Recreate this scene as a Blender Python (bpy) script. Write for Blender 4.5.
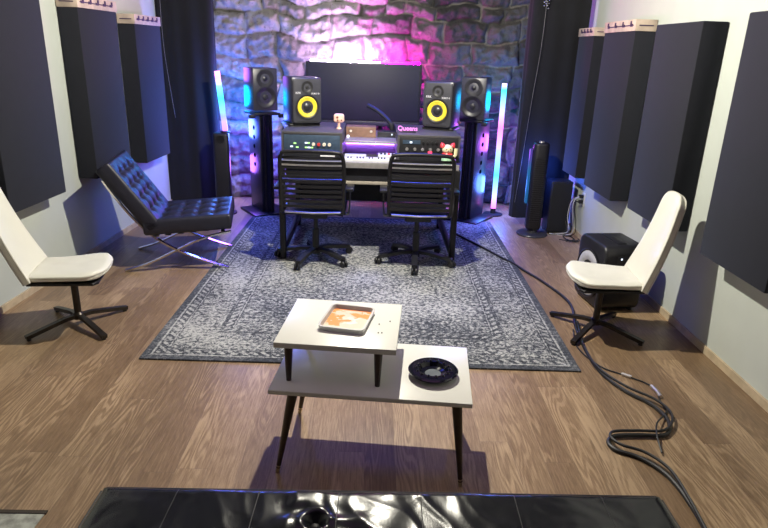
import bpy, bmesh, math, random
from mathutils import Vector, Matrix, Euler, noise
random.seed(7)
PI = math.pi
R = math.radians
scene = bpy.context.scene
for o in list(bpy.data.objects): bpy.data.objects.remove(o)
C = scene.collection

# ------------------------------------------------------------------ camera
cam = bpy.data.cameras.new('camera'); camo = bpy.data.objects.new('camera', cam); C.objects.link(camo)
cam.sensor_fit = 'HORIZONTAL'; cam.sensor_width = 36.0; cam.lens = 36.0 * 614.32 / 768
cam.clip_start = 0.02; cam.clip_end = 60
rx = Vector((0.9994068, -0.01383355, 0.03153849))      # image right in world
dn = Vector((0.02523755, -0.32893117, -0.94401661))    # image down in world
fw = Vector((0.0234331, 0.94425257, -0.32838692))      # view direction
camo.matrix_world = Matrix(((rx.x, -dn.x, -fw.x, 0), (rx.y, -dn.y, -fw.y, 0), (rx.z, -dn.z, -fw.z, 1.6), (0, 0, 0, 1)))
scene.camera = camo

# ------------------------------------------------------------------ world, lights, exposure
w = bpy.data.worlds.new('world'); scene.world = w; w.use_nodes = True
w.node_tree.nodes['Background'].inputs[0].default_value = (0.5, 0.55, 0.7, 1)
w.node_tree.nodes['Background'].inputs[1].default_value = 0.05
LAMP = (0.03, 3.62, 2.36)
l = bpy.data.lights.new('room_lamp_light', 'POINT'); l.energy = 300; l.color = (1.0, 0.95, 0.80); l.shadow_soft_size = 0.022
lo = bpy.data.objects.new('room_lamp_light', l); lo.location = LAMP; C.objects.link(lo)
for nm_, lc_, en_, col_, sz_, ry_ in (('blue_fill_light', (0.0, 5.3, 2.98), 26, (0.03, 0.08, 1.0), 1.6, 0), ('violet_fill_light', (0.0, 1.6, 2.98), 4, (0.85, 0.40, 0.95), 2.4, 0)):  # added blue and violet fill, no known ceiling lamps behind them
    la = bpy.data.lights.new(nm_, 'AREA'); la.shape = 'RECTANGLE'; la.size = sz_; la.size_y = sz_ * 0.5; la.energy = en_; la.color = col_; la.spread = R(105) if nm_.startswith('blue') else PI
    lb = bpy.data.objects.new(nm_, la); lb.location = lc_; C.objects.link(lb)
STRIP_STRENGTH = 420.0
TUBE_STRENGTH = 2.8
vs = scene.view_settings
vs.view_transform = 'Standard'; vs.look = 'None'; vs.exposure = 0.1; vs.gamma = 1.0; vs.use_curve_mapping = False
scene.display_settings.display_device = 'sRGB'

# ------------------------------------------------------------------ node helper
class S:
    def __init__(s, nt, k): s.nt = nt; s.k = k
    def _m(s, op, *o, clamp=False):
        n = s.nt.nodes.new('ShaderNodeMath'); n.operation = op; n.use_clamp = clamp
        for i, v in enumerate((s,) + o):
            if isinstance(v, S): s.nt.links.new(v.k, n.inputs[i])
            else: n.inputs[i].default_value = v
        return S(s.nt, n.outputs[0])
    def __add__(s, o): return s._m('ADD', o)
    __radd__ = __add__
    def __sub__(s, o): return s._m('SUBTRACT', o)
    def __rsub__(s, o): return (s * -1) + o
    def __mul__(s, o): return s._m('MULTIPLY', o)
    __rmul__ = __mul__
    def __truediv__(s, o): return s._m('DIVIDE', o)
    def abs(s): return s._m('ABSOLUTE')
    def min(s, o): return s._m('MINIMUM', o)
    def max(s, o): return s._m('MAXIMUM', o)
    def sin(s): return s._m('SINE')
    def floor(s): return s._m('FLOOR')
    def fract(s): return s._m('FRACT')
    def gt(s, o): return s._m('GREATER_THAN', o)
    def clamp(s): return s._m('ADD', 0.0, clamp=True)
    def step(s, a, b, x=0.0, y=1.0):
        n = s.nt.nodes.new('ShaderNodeMapRange'); n.interpolation_type = 'SMOOTHSTEP'
        s.nt.links.new(s.k, n.inputs['Value'])
        n.inputs['From Min'].default_value = a; n.inputs['From Max'].default_value = b
        n.inputs['To Min'].default_value = x; n.inputs['To Max'].default_value = y
        return S(s.nt, n.outputs['Result'])
    def band(s, a, b, e=0.003): return s.step(a - e, a + e) * s.step(b - e, b + e, 1.0, 0.0)

class Mt:
    def __init__(s, name, col=(0.5,)*3, rough=0.5, metal=0.0, **kw):
        m = bpy.data.materials.new(name); m.use_nodes = True; s.m = m; s.nt = m.node_tree
        s.b = s.nt.nodes['Principled BSDF']
        s.b.inputs['Base Color'].default_value = (*col, 1); s.b.inputs['Roughness'].default_value = rough
        s.b.inputs['Metallic'].default_value = metal
        for k, v in kw.items(): s.b.inputs[k.replace('_', ' ')].default_value = v
    def n(s, t, out=0, **kw):
        n = s.nt.nodes.new(t)
        for k, v in kw.items():
            if k.startswith('i_'):
                key = k[2:].replace('_', ' ')
                if key.isdigit(): key = int(key)
                if isinstance(v, S): s.nt.links.new(v.k, n.inputs[key])
                else: n.inputs[key].default_value = v
            else: setattr(n, k, v)
        return S(s.nt, n.outputs[out])
    def co(s, which='Object'):
        n = s.nt.nodes.new('ShaderNodeTexCoord'); return S(s.nt, n.outputs[which])
    def xyz(s, v):
        n = s.nt.nodes.new('ShaderNodeSeparateXYZ'); s.nt.links.new(v.k, n.inputs[0])
        return [S(s.nt, n.outputs[i]) for i in range(3)]
    def vec(s, x, y, z=0.0): return s.n('ShaderNodeCombineXYZ', i_0=x, i_1=y, i_2=z)
    def noise(s, v, scale, detail=3, rough=0.55, dist=0.0):
        return s.n('ShaderNodeTexNoise', 0, i_Vector=v, i_Scale=scale, i_Detail=detail, i_Roughness=rough, i_Distortion=dist)
    def mix(s, f, a, b, mode='MIX'):
        n = s.nt.nodes.new('ShaderNodeMix'); n.data_type = 'RGBA'; n.blend_type = mode
        for sock, v in ((n.inputs[0], f), (n.inputs[6], a), (n.inputs[7], b)):
            if isinstance(v, S): s.nt.links.new(v.k, sock)
            else: sock.default_value = (*v, 1) if isinstance(v, tuple) else v
        return S(s.nt, n.outputs[2])
    def ramp(s, f, stops, interp='LINEAR'):
        n = s.nt.nodes.new('ShaderNodeValToRGB'); s.nt.links.new(f.k, n.inputs[0]); r = n.color_ramp; r.interpolation = interp
        while len(r.elements) < len(stops): r.elements.new(0.5)
        for e, (p, c) in zip(r.elements, stops): e.position = p; e.color = (*c, 1)
        return S(s.nt, n.outputs[0])
    def set(s, key, v): s.nt.links.new(v.k, s.b.inputs[key]); return s
    def bump(s, h, strength=0.3, dist=0.01):
        return s.set('Normal', s.n('ShaderNodeBump', i_Height=h, i_Strength=strength, i_Distance=dist))

def plain(name, col, rough=0.5, metal=0.0, var=0.12, scale=30.0, bump=0.0, **kw):
    t = Mt(name, col, rough, metal, **kw)
    nz = t.noise(t.co(), scale, 4)
    t.set('Base Color', t.mix(nz.step(0.3, 0.7), tuple(c * (1 - var) for c in col), tuple(min(1, c * (1 + var)) for c in col)))
    if bump: t.bump(t.noise(t.co(), scale * 6, 3), bump, 0.002)
    return t.m

def emit(name, col, strength):
    t = Mt(name, (0.02,)*3, 0.4); t.b.inputs['Emission Color'].default_value = (*col, 1); t.b.inputs['Emission Strength'].default_value = strength
    return t.m

M = {}
# floor: laminate planks along the room
t = Mt('wood_laminate', rough=0.38)
x, y, z = t.xyz(t.co())
pw, pl = 0.125, 1.22
row = (x / pw).floor()
rh = (row * 12.9898 + 3.1).sin() * 43758.5; rh = rh.fract()
yy = y / pl + rh; colm = yy.floor()
ph = ((row * 78.233 + colm * 37.719).sin() * 43758.5).fract()
fx = (x / pw).fract(); fy = yy.fract()
gap = (fx.min(1 - fx) * pw).min(fy.min(1 - fy) * pl)
gv = t.vec(x * 1.0 + ph * 17.0, y * 0.11 + ph * 7.3, ph * 5.0)
warp = t.noise(gv, 9.0, 2, 0.5)
ring = ((x * 1.0 + ph * 3.0) * 62.0 + warp * 40.0)
ring = ((ring * 6.283 * 0.40).sin() * 0.5 + 0.5).step(0.15, 0.95)
cath = t.noise(t.vec(x, y * 0.12, ph * 9.0), 5.0, 2).step(0.45, 0.62)
fine = t.noise(t.vec(x * 60.0, y * 3.6, ph * 4.0), 2.4, 5, 0.8)
g = (ring * 0.24 * (0.2 + cath * 0.8) + fine * 1.15 + ph * 0.30 - 0.16)
colr = t.ramp(g.clamp(), [(0.12, (0.085, 0.049, 0.027)), (0.36, (0.172, 0.106, 0.058)), (0.60, (0.262, 0.171, 0.096)), (0.92, (0.44, 0.31, 0.185))])
patch = t.noise(t.vec(x, y * 0.5, 3.0), 1.3, 2).step(0.35, 0.65, 0.82, 1.08)
colr = t.mix(1.0, colr, t.vec(patch, patch, patch), 'MULTIPLY')
colr = t.mix(gap.step(0.0004, 0.0016, 0.30, 0.0), colr, (0.05, 0.03, 0.02))
t.set('Base Color', colr); t.set('Roughness', fine.step(0.2, 0.8, 0.30, 0.48))
t.bump(fine * 0.3 + gap.step(0.0, 0.0015) * 1.0, 0.25, 0.0015); M['floor'] = t.m

# rug
t = Mt('distressed_rug_wool', rough=0.95)
x, y, z = t.xyz(t.co())
HX, HY = 1.185, 1.52
ax = x.abs(); ay = y.abs()
d = (HX - ax).min(HY - ay)
d = d + (t.noise(t.vec(x, y, 5.0), 30.0, 2) - 0.5) * 0.02 * d.step(0.02, 0.1)
mv = t.vec(ax, ay, 0.3)
wob = t.noise(mv, 5.0, 2)
fl = t.n('ShaderNodeTexVoronoi', 0, i_Vector=t.vec(ax + wob * 0.08, ay - wob * 0.06, 0.0), i_Scale=9.5, feature='F1')
petal = (fl * 46.0).sin()
swirl = t.noise(mv, 21.0, 2, 0.5, 1.6)
inner = t.n('ShaderNodeTexVoronoi', 0, i_Vector=t.vec(ax * 1.0 + wob * 0.2, ay * 0.8, 0.0), i_Scale=4.2, feature='F1')
med = (inner * 60.0).sin()
al = (ay * 62.8).sin() * (HX - ax - 0.0).step(0.0, 0.2) * 0.0
dash = ((x + y) * 105.0).sin().gt(0.1)
v = d.band(0.045, 0.056, 0.002) * 0.9
v = v + d.band(0.066, 0.105, 0.003) * dash * 0.75
v = v + d.band(0.115, 0.12, 0.002) * 0.8
bord = d.band(0.13, 0.335, 0.004)
v = v + bord * ((petal * 0.22 + 0.62) - swirl.step(0.53, 0.60) * 0.5)
v = v + d.band(0.345, 0.352, 0.002) * 0.2 + d.band(0.36, 0.395, 0.003) * ((x - y) * 105.0).sin().gt(0.0) * 0.75
v = v + d.band(0.405, 0.412, 0.002) * 0.8
field = d.step(0.418, 0.424)
v = v + field * (med * 0.16 + 0.50 - swirl.step(0.5, 0.58) * 0.3)
big = t.noise(t.vec(x, y, 2.0), 1.7, 3)
n1 = t.noise(t.vec(x * 1.0, y * 1.0, 1.0), 40.0, 6, 0.8)
n2 = t.noise(t.vec(x * 90.0, y * 210.0, 0.0), 1.0, 2)
wear = (n1 - 0.5) * 3.8 * d.step(0.0, 0.07, 0.35, 1.0) + (big - 0.5) * 1.1 + (n2 - 0.5) * 0.7
u = (v * 0.50 + wear + 0.26)
t.set('Base Color', t.ramp(u.step(-0.05, 0.95), [(0.0, (0.028, 0.032, 0.042)), (0.35, (0.085, 0.093, 0.110)), (0.65, (0.24, 0.245, 0.25)), (1.0, (0.49, 0.49, 0.465))]))
t.bump(n2 + n1, 0.5, 0.004); M['rug'] = t.m

# stone
t = Mt('rough_limestone', rough=0.92)
at = t.nt.nodes.new('ShaderNodeAttribute'); at.attribute_name = 'stone'
cc = t.xyz(S(t.nt, at.outputs['Color']))      # r groove 0..1, g block tone, b side 0 left 1 right
nz = t.noise(t.co(), 9.0, 6, 0.65); n3 = t.noise(t.co(), 40.0, 4)
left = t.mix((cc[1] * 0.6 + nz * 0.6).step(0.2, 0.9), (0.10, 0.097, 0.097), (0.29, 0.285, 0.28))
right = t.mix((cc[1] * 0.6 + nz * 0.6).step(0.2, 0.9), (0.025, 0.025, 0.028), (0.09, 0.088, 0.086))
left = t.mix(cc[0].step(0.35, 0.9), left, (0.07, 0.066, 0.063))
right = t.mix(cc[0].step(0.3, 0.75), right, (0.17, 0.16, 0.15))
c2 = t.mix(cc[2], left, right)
spots = n3.step(0.30, 0.42, 0.55, 1.0)
c2 = t.mix(1.0, c2, t.vec(spots, spots, spots), 'MULTIPLY')
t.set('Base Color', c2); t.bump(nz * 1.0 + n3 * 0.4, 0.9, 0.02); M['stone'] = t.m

M['wall'] = plain('painted_plaster', (0.50, 0.535, 0.50), 0.85, var=0.03, scale=3, bump=0.05)
M['ceil'] = plain('ceiling_paint', (0.05, 0.05, 0.055), 0.9, var=0.03, scale=3)
M['base'] = plain('pale_pine_trim', (0.50, 0.40, 0.27), 0.6, var=0.12, scale=14)
M['concrete'] = plain('bare_concrete', (0.33, 0.34, 0.30), 0.9, var=0.35, scale=22, bump=0.4)
M['edge'] = plain('dark_floor_edge', (0.04, 0.03, 0.02), 0.8)
t = Mt('black_acoustic_fabric', rough=0.95); x, y, z = t.xyz(t.co())
wv = ((y * 900.0).sin() * (z * 900.0).sin())
t.set('Base Color', t.mix(t.noise(t.co(), 14.0, 4), (0.0065, 0.007, 0.012), (0.010, 0.011, 0.018))); t.b.inputs['Sheen Weight'].default_value = 0.12
t.b.inputs['Sheen Tint'].default_value = (0.5, 0.6, 1.0, 1); t.bump(wv, 0.15, 0.0006); M['fabric'] = t.m
M['drape'] = plain('black_drape_cloth', (0.006, 0.0065, 0.010), 0.95, scale=10, Sheen_Weight=0.05)
M['frontwall'] = plain('dark_painted_wall', (0.10, 0.10, 0.11), 0.9, var=0.05, scale=3)
# foam-board top with dark clips
M['pine'] = plain('pink_white_insulation_board', (0.50, 0.40, 0.33), 0.75, var=0.22, scale=9)
M['ink'] = plain('dark_purple_print', (0.05, 0.025, 0.08), 0.7)
t = Mt('white_vinyl', rough=0.42); t.set('Base Color', t.mix(t.noise(t.co(), 5.0, 3), (0.68, 0.67, 0.57), (0.78, 0.77, 0.67)))
t.bump(t.noise(t.co(), 220.0, 2), 0.12, 0.001); M['vinyl'] = t.m
M['vinylside'] = plain('white_vinyl_side', (0.52, 0.50, 0.43), 0.5, var=0.05, scale=8)
M['tabletop'] = plain('white_lacquered_board', (0.76, 0.755, 0.70), 0.33, var=0.015, scale=5)
M['tableedge'] = plain('white_edge_band', (0.60, 0.595, 0.55), 0.45, var=0.05, scale=12)
M['darkwood'] = plain('dark_stained_wood', (0.028, 0.017, 0.013), 0.4, var=0.3, scale=20)
M['brass'] = plain('worn_metal_ferrule', (0.45, 0.38, 0.28), 0.35, 1.0, var=0.1)
M['black'] = plain('black_plastic', (0.014, 0.014, 0.017), 0.42, var=0.15)
M['matte'] = plain('matte_black_vinyl_wrap', (0.009, 0.009, 0.013), 0.5, var=0.15, bump=0.1)
M['satin'] = plain('satin_black_cabinet', (0.040, 0.040, 0.050), 0.34, var=0.1)
M['blackmetal'] = plain('black_powdered_metal', (0.022, 0.021, 0.024), 0.36, 0.5, var=0.15)
M['legmetal'] = plain('dark_bronze_metal', (0.05, 0.042, 0.036), 0.33, 0.7, var=0.15)
M['chrome'] = plain('polished_chrome', (0.72, 0.71, 0.70), 0.16, 1.0, var=0.04)
M['silver'] = plain('brushed_silver', (0.62, 0.60, 0.60), 0.35, 0.8, var=0.08)
M['grey'] = plain('grey_laminate', (0.065, 0.062, 0.068), 0.5, var=0.08)
M['beige'] = plain('beige_edge_strip', (0.36, 0.32, 0.27), 0.5, var=0.1)
M['strap'] = plain('black_elastic_strap', (0.009, 0.009, 0.012), 0.38, var=0.1, Coat_Weight=0.2)
def leather(name, col, sc, st):
    t = Mt(name, col, 0.23, Specular_IOR_Level=0.38)
    a = t.noise(t.co(), sc, 2, 0.4, 0.6); b = t.noise(t.co(), 260.0, 2)
    t.set('Base Color', t.mix(a, tuple(c * 0.8 for c in col), tuple(c * 1.3 for c in col)))
    t.bump(a * 1.0 + b * 0.05, st, 0.02); return t.m
M['leather'] = leather('black_leather', (0.006, 0.007, 0.010), 7.0, 0.28)
M['leather2'] = leather('black_tufted_leather', (0.018, 0.018, 0.030), 14.0, 0.10); M['leather2'].node_tree.nodes['Principled BSDF'].inputs['Roughness'].default_value = 0.42
M['seam'] = plain('black_leather_piping', (0.006, 0.006, 0.008), 0.6)
M['screen'] = plain('dark_screen_glass', (0.016, 0.016, 0.026), 0.55, var=0.05)
M['void'] = plain('dark_opening', (0.002, 0.002, 0.003), 1.0, Specular_IOR_Level=0.0)
M['yellow'] = plain('yellow_kevlar_cone', (0.80, 0.62, 0.04), 0.45, var=0.08, scale=60)
M['cone'] = plain('dark_speaker_cone', (0.02, 0.02, 0.022), 0.35)
M['whitepaint'] = plain('white_print', (0.75, 0.75, 0.78), 0.5, var=0.03)
M['ringwhite'] = plain('pale_grey_surround', (0.42, 0.42, 0.45), 0.45, var=0.08)
M['panelblue'] = plain('blue_grey_faceplate', (0.05, 0.08, 0.13), 0.4, 0.3)
M['knob_white'] = plain('ivory_knob', (0.66, 0.60, 0.50), 0.35)
M['knob_red'] = plain('red_knob', (0.55, 0.05, 0.05), 0.35)
M['knob_black'] = plain('black_knob', (0.02, 0.02, 0.022), 0.35)
M['led_green'] = emit('green_indicator_light', (0.5, 1.0, 0.3), 1.6)
M['led_red'] = emit('red_indicator_light', (1.0, 0.05, 0.12), 2.2)
M['led_white'] = emit('white_indicator_light', (0.75, 0.85, 1.0), 2.0)
M['whitekeys'] = plain('white_plastic', (0.62, 0.62, 0.64), 0.4, var=0.05)
M['brownwood'] = plain('brown_wooden_case', (0.20, 0.11, 0.07), 0.5, var=0.2, scale=15)
M['pinkneon'] = emit('pink_neon_sign', (1.0, 0.28, 0.85), 2.2)
M['rubber'] = plain('black_rubber_cable', (0.012, 0.012, 0.013), 0.5)
M['thincable'] = plain('dull_grey_wire', (0.16, 0.16, 0.18), 0.5)
M['whitecable'] = plain('white_cable_sleeve', (0.55, 0.55, 0.60), 0.5)
M['catcream'] = plain('cream_ceramic', (0.72, 0.66, 0.42), 0.3, var=0.08)
M['catgreen'] = plain('pale_green_ceramic', (0.35, 0.58, 0.38), 0.3)
M['catred'] = plain('red_ceramic', (0.70, 0.05, 0.06), 0.3)
M['skin'] = plain('peach_glazed_ceramic', (0.85, 0.52, 0.42), 0.4, var=0.15, scale=40)
M['peachdark'] = plain('brown_painted_detail', (0.18, 0.05, 0.03), 0.5)
M['outlet'] = plain('white_outlet_plastic', (0.62, 0.62, 0.6), 0.4, var=0.03)
M['glassblack'] = plain('black_glass', (0.006, 0.007, 0.016), 0.06, var=0.1, Coat_Weight=0.5)
M['clearglass'] = plain('grey_glass_centre', (0.16, 0.18, 0.2), 0.15)
M['trayrim'] = plain('pale_tray_rim', (0.55, 0.55, 0.55), 0.35, 0.2, var=0.05)
# tray print: orange with a white irregular brush shape
t = Mt('orange_and_white_tray_print', rough=0.35)
x, y, z = t.xyz(t.co())
a = t.noise(t.vec(x * 1.0, y * 1.6, 1.0), 17.0, 3, 0.5, 0.5)
dg = x * 3.4 - y * 5.2
m1 = (a * 1.1 + dg).step(0.56, 0.62)
blob = (a + y * 1.5 - (x + 0.01).abs() * 3.0).step(0.42, 0.47)
c3 = t.mix(m1, (0.85, 0.30, 0.06), (0.80, 0.62, 0.50))
c3 = t.mix(blob * y.step(-0.08, 0.06, 1.0, 0.6), c3, (0.80, 0.79, 0.78))
c3 = t.mix(y.step(0.085, 0.10), c3, (0.80, 0.22, 0.04))
t.set('Base Color', c3); M['trayprint'] = t.m
# rgb light materials
def rgbtube(name, stops, strength, axis=2):
    t = Mt(name, (0.02,)*3, 0.3)
    g = t.xyz(t.co())[axis]
    c = t.ramp(g, stops); t.set('Emission Color', c); t.b.inputs['Emission Strength'].default_value = strength
    return t.m
M['tubeR'] = rgbtube('rgb_tube_gradient', [(0.0, (0.9, 0.15, 1.0)), (0.10, (0.35, 0.35, 1.0)), (0.28, (0.05, 0.55, 1.0)), (0.48, (0.25, 0.30, 1.0)), (0.66, (0.95, 0.15, 0.95)), (0.78, (0.35, 0.35, 1.0)), (0.95, (0.03, 0.65, 1.0)), (1.0, (0.55, 0.45, 1.0))], TUBE_STRENGTH)
M['tubeL'] = rgbtube('rgb_tube_gradient_left', [(0.0, (0.45, 0.15, 1.0)), (0.25, (0.15, 0.2, 1.0)), (0.55, (0.03, 0.55, 1.0)), (0.75, (0.12, 0.55, 1.0)), (0.88, (0.7, 0.25, 1.0)), (1.0, (1.0, 0.3, 0.9))], TUBE_STRENGTH * 1.2)
M['tubeD'] = rgbtube('dim_rgb_tube', [(0.0, (0.0, 0.25, 0.7)), (0.05, (0.0, 0.30, 0.7)), (0.2, (0.18, 0.08, 0.8)), (0.25, (0.1, 0.1, 0.6))], 0.4)
M['strip'] = rgbtube('led_strip_gradient', [(0.0, (0.75, 0.45, 1.0)), (0.2, (0.95, 0.62, 1.0)), (0.5, (0.95, 0.40, 1.0)), (0.64, (1.0, 0.0006, 0.75)), (1.0, (1.0, 0.0, 0.45))], STRIP_STRENGTH, 0)
M['strip2'] = emit('violet_strip', (0.38, 0.12, 1.0), 40.0)

# ------------------------------------------------------------------ mesh helpers
class MB:
    def __init__(s): s.v = []; s.f = []; s.mi = []; s.cur = 0
    def add(s, vs_, fs, T=None):
        k = len(s.v)
        s.v += [tuple(T @ Vector(v)) if T else tuple(v) for v in vs_]
        s.f += [tuple(k + i for i in f) for f in fs]; s.mi += [s.cur] * len(fs); return s
    def box(s, x0, x1, y0, y1, z0, z1, bev=0.0, T=None, seg=2):
        bm = bmesh.new(); bmesh.ops.create_cube(bm, size=1)
        for v in bm.verts: v.co = Vector((x0 + (v.co.x + .5) * (x1 - x0), y0 + (v.co.y + .5) * (y1 - y0), z0 + (v.co.z + .5) * (z1 - z0)))
        if bev: bmesh.ops.bevel(bm, geom=bm.edges[:], offset=bev, segments=seg, profile=0.5, affect='EDGES')
        return s.bm(bm, T)
    def bm(s, bm, T=None):
        bm.verts.ensure_lookup_table(); bm.verts.index_update()
        s.add([v.co for v in bm.verts], [[v.index for v in f.verts] for f in bm.faces], T); bm.free(); return s
    def tube(s, pts, r, n=10, cap=True, flat=None, T=None):
        """sweep along points; r number or list; flat=(wx,wy) elliptical section"""
        pts = [Vector(p) for p in pts]; rs = r if isinstance(r, (list, tuple)) else [r] * len(pts)
        rings = []; prev = None
        for i, p in enumerate(pts):
            tg = (pts[min(i + 1, len(pts) - 1)] - pts[max(i - 1, 0)]).normalized()
            if prev is None:
                up = Vector((0, 0, 1)) if abs(tg.z) < 0.9 else Vector((0, 1, 0))
                a = tg.cross(up).normalized()
            else:
                a = (prev - tg * prev.dot(tg)).normalized()
            prev = a; b = tg.cross(a)
            rings.append([p + (a * math.cos(q) + b * math.sin(q)) * rs[i] for q in (2 * PI * k / n for k in range(n))])
        vs_ = [v for rg in rings for v in rg]; fs = []
        for i in range(len(rings) - 1):
            for k in range(n):
                a_, b_ = i * n + k, i * n + (k + 1) % n
                fs.append((a_, b_, b_ + n, a_ + n))
        if cap: fs.append(tuple(range(n))[::-1]); fs.append(tuple((len(rings) - 1) * n + k for k in range(n)))
        return s.add(vs_, fs, T)
    def bar(s, pts, w, h, side, T=None):
        """flat bar: width w along side vector, thickness h"""
        pts = [Vector(p) for p in pts]; sd = Vector(side).normalized(); vs_ = []; fs = []
        for i, p in enumerate(pts):
            tg = (pts[min(i + 1, len(pts) - 1)] - pts[max(i - 1, 0)]).normalized(); nn = tg.cross(sd).normalized()
            for q, e in ((-1, -1), (1, -1), (1, 1), (-1, 1)): vs_.append(p + sd * w / 2 * q + nn * h / 2 * e)
        for i in range(len(pts) - 1):
            for k in range(4):
                a_, b_ = i * 4 + k, i * 4 + (k + 1) % 4; fs.append((a_, b_, b_ + 4, a_ + 4))
        fs.append((3, 2, 1, 0)); m_ = (len(pts) - 1) * 4; fs.append((m_, m_ + 1, m_ + 2, m_ + 3))
        return s.add(vs_, fs, T)
    def lathe(s, prof, n=32, T=None):
        """profile list of (r, z) from bottom to top, revolved round z"""
        vs_ = []; fs = []; rings = []
        for r, z in prof:
            if r < 1e-6: rings.append([len(vs_)]); vs_.append((0, 0, z))
            else:
                rings.append(list(range(len(vs_), len(vs_) + n)))
                vs_ += [(r * math.cos(2 * PI * k / n), r * math.sin(2 * PI * k / n), z) for k in range(n)]
        for a, b in zip(rings, rings[1:]):
            for k in range(n):
                k2 = (k + 1) % n
                if len(a) == 1 and len(b) == 1: continue
                if len(a) == 1: fs.append((a[0], b[k2], b[k]))
                elif len(b) == 1: fs.append((a[k], a[k2], b[0]))
                else: fs.append((a[k], a[k2], b[k2], b[k]))
        return s.add(vs_, fs, T)
    def ball(s, c, r, n=16, T=None):
        r = r if isinstance(r, (tuple, list)) else (r, r, r)
        bm = bmesh.new(); bmesh.ops.create_uvsphere(bm, u_segments=n, v_segments=max(6, n // 2), radius=1)
        for v in bm.verts: v.co = Vector((c[0] + v.co.x * r[0], c[1] + v.co.y * r[1], c[2] + v.co.z * r[2]))
        return s.bm(bm, T)
    def prism(s, poly, z0, z1, bev=0.0, T=None, seg=3):
        bm = bmesh.new(); f = bm.faces.new([bm.verts.new((p[0], p[1], z0)) for p in poly])
        ex = bmesh.ops.extrude_face_region(bm, geom=[f])
        for v in ex['geom']:
            if isinstance(v, bmesh.types.BMVert): v.co.z = z1
        bmesh.ops.recalc_face_normals(bm, faces=bm.faces[:])
        if bev:
            es = [e for e in bm.edges if abs(e.verts[0].co.z - e.verts[1].co.z) < 1e-6]
            bmesh.ops.bevel(bm, geom=es, offset=bev, segments=seg, profile=0.5, affect='EDGES')
        return s.bm(bm, T)
    def grid(s, nu, nv, fn, T=None, closed=False):
        vs_ = [fn(i / (nu - 1), j / (nv - 1)) for j in range(nv) for i in range(nu)]
        fs = [(j * nu + i, j * nu + i + 1, (j + 1) * nu + i + 1, (j + 1) * nu + i) for j in range(nv - 1) for i in range(nu - 1)]
        return s.add(vs_, fs, T)
    def build(s, name, mats, parent=None, smooth=True, angle=35, loc=None, rot=None):
        me = bpy.data.meshes.new(name); me.from_pydata(s.v, [], s.f)
        if not isinstance(mats, (list, tuple)): mats = [mats]
        for m_ in mats: me.materials.append(M[m_] if isinstance(m_, str) else m_)
        if len(mats) > 1: me.polygons.foreach_set('material_index', s.mi)
        me.validate(); me.update()
        bm = bmesh.new(); bm.from_mesh(me); bmesh.ops.recalc_face_normals(bm, faces=bm.faces[:]); bm.to_mesh(me); bm.free()
        if smooth:
            me.polygons.foreach_set('use_smooth', [True] * len(me.polygons)); me.set_sharp_from_angle(angle=R(angle))
        o = bpy.data.objects.new(name, me); C.objects.link(o)
        if parent: o.parent = parent
        if loc: o.location = loc
        if rot: o.rotation_euler = rot
        return o

def tag(o, label, cat, group=None):
    o['label'] = label; o['category'] = cat
    if group: o['group'] = group
    return o
def thing(name, label, cat, loc=(0, 0, 0), rz=0.0, group=None):
    o = bpy.data.objects.new(name, None); C.objects.link(o); o.location = loc; o.rotation_euler = (0, 0, rz); o.empty_display_size = 0.1
    return tag(o, label, cat, group)
def struct(o): o['kind'] = 'structure'; return o
def lab(o, s): o['label'] = s; return o
def copy_tree(o, parent=None):
    c = o.copy(); C.objects.link(c); c.parent = parent
    for ch in list(o.children): copy_tree(ch, c)
    return c
def AX(p0, p1):   # transform with local z from p0 to p1
    p0 = Vector(p0); d_ = (Vector(p1) - p0)
    return Matrix.Translation(p0) @ d_.to_track_quat('Z', 'Y').to_matrix().to_4x4()
def TR(x=0, y=0, z=0, rx_=0, ry=0, rz=0): return Matrix.Translation((x, y, z)) @ Euler((rx_, ry, rz)).to_matrix().to_4x4()
def spline(pts, n=10):
    pts = [Vector(p) for p in pts]; out = []
    for i in range(len(pts) - 1):
        p0 = pts[max(i - 1, 0)]; p1 = pts[i]; p2 = pts[i + 1]; p3 = pts[min(i + 2, len(pts) - 1)]
        for k in range(n):
            u = k / n
            out.append(0.5 * ((2 * p1) + (p2 - p0) * u + (2 * p0 - 5 * p1 + 4 * p2 - p3) * u * u + (3 * p1 - p0 - 3 * p2 + p3) * u ** 3))
    out.append(pts[-1]); return out
def rrect(x0, x1, y0, y1, r, n=6):
    out = []
    for cx, cy, a in ((x1 - r, y1 - r, 0), (x0 + r, y1 - r, 90), (x0 + r, y0 + r, 180), (x1 - r, y0 + r, 270)):
        for k in range(n + 1): q = R(a + 90 * k / n); out.append((cx + r * math.cos(q), cy + r * math.sin(q)))
    return out
def text_mesh(body, size, name, mat, parent, loc, rot, depth=0.001):
    cu = bpy.data.curves.new('lettering', 'FONT'); cu.body = body; cu.size = size; cu.extrude = depth; cu.align_x = 'CENTER'; cu.align_y = 'CENTER'
    tmp = bpy.data.objects.new('lettering', cu); C.objects.link(tmp)
    dg_ = bpy.context.evaluated_depsgraph_get(); me = bpy.data.meshes.new_from_object(tmp.evaluated_get(dg_))
    bpy.data.objects.remove(tmp); me.materials.clear(); me.materials.append(M[mat])
    o = bpy.data.objects.new(name, me); C.objects.link(o); o.parent = parent; o.location = loc; o.rotation_euler = rot
    return o

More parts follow.
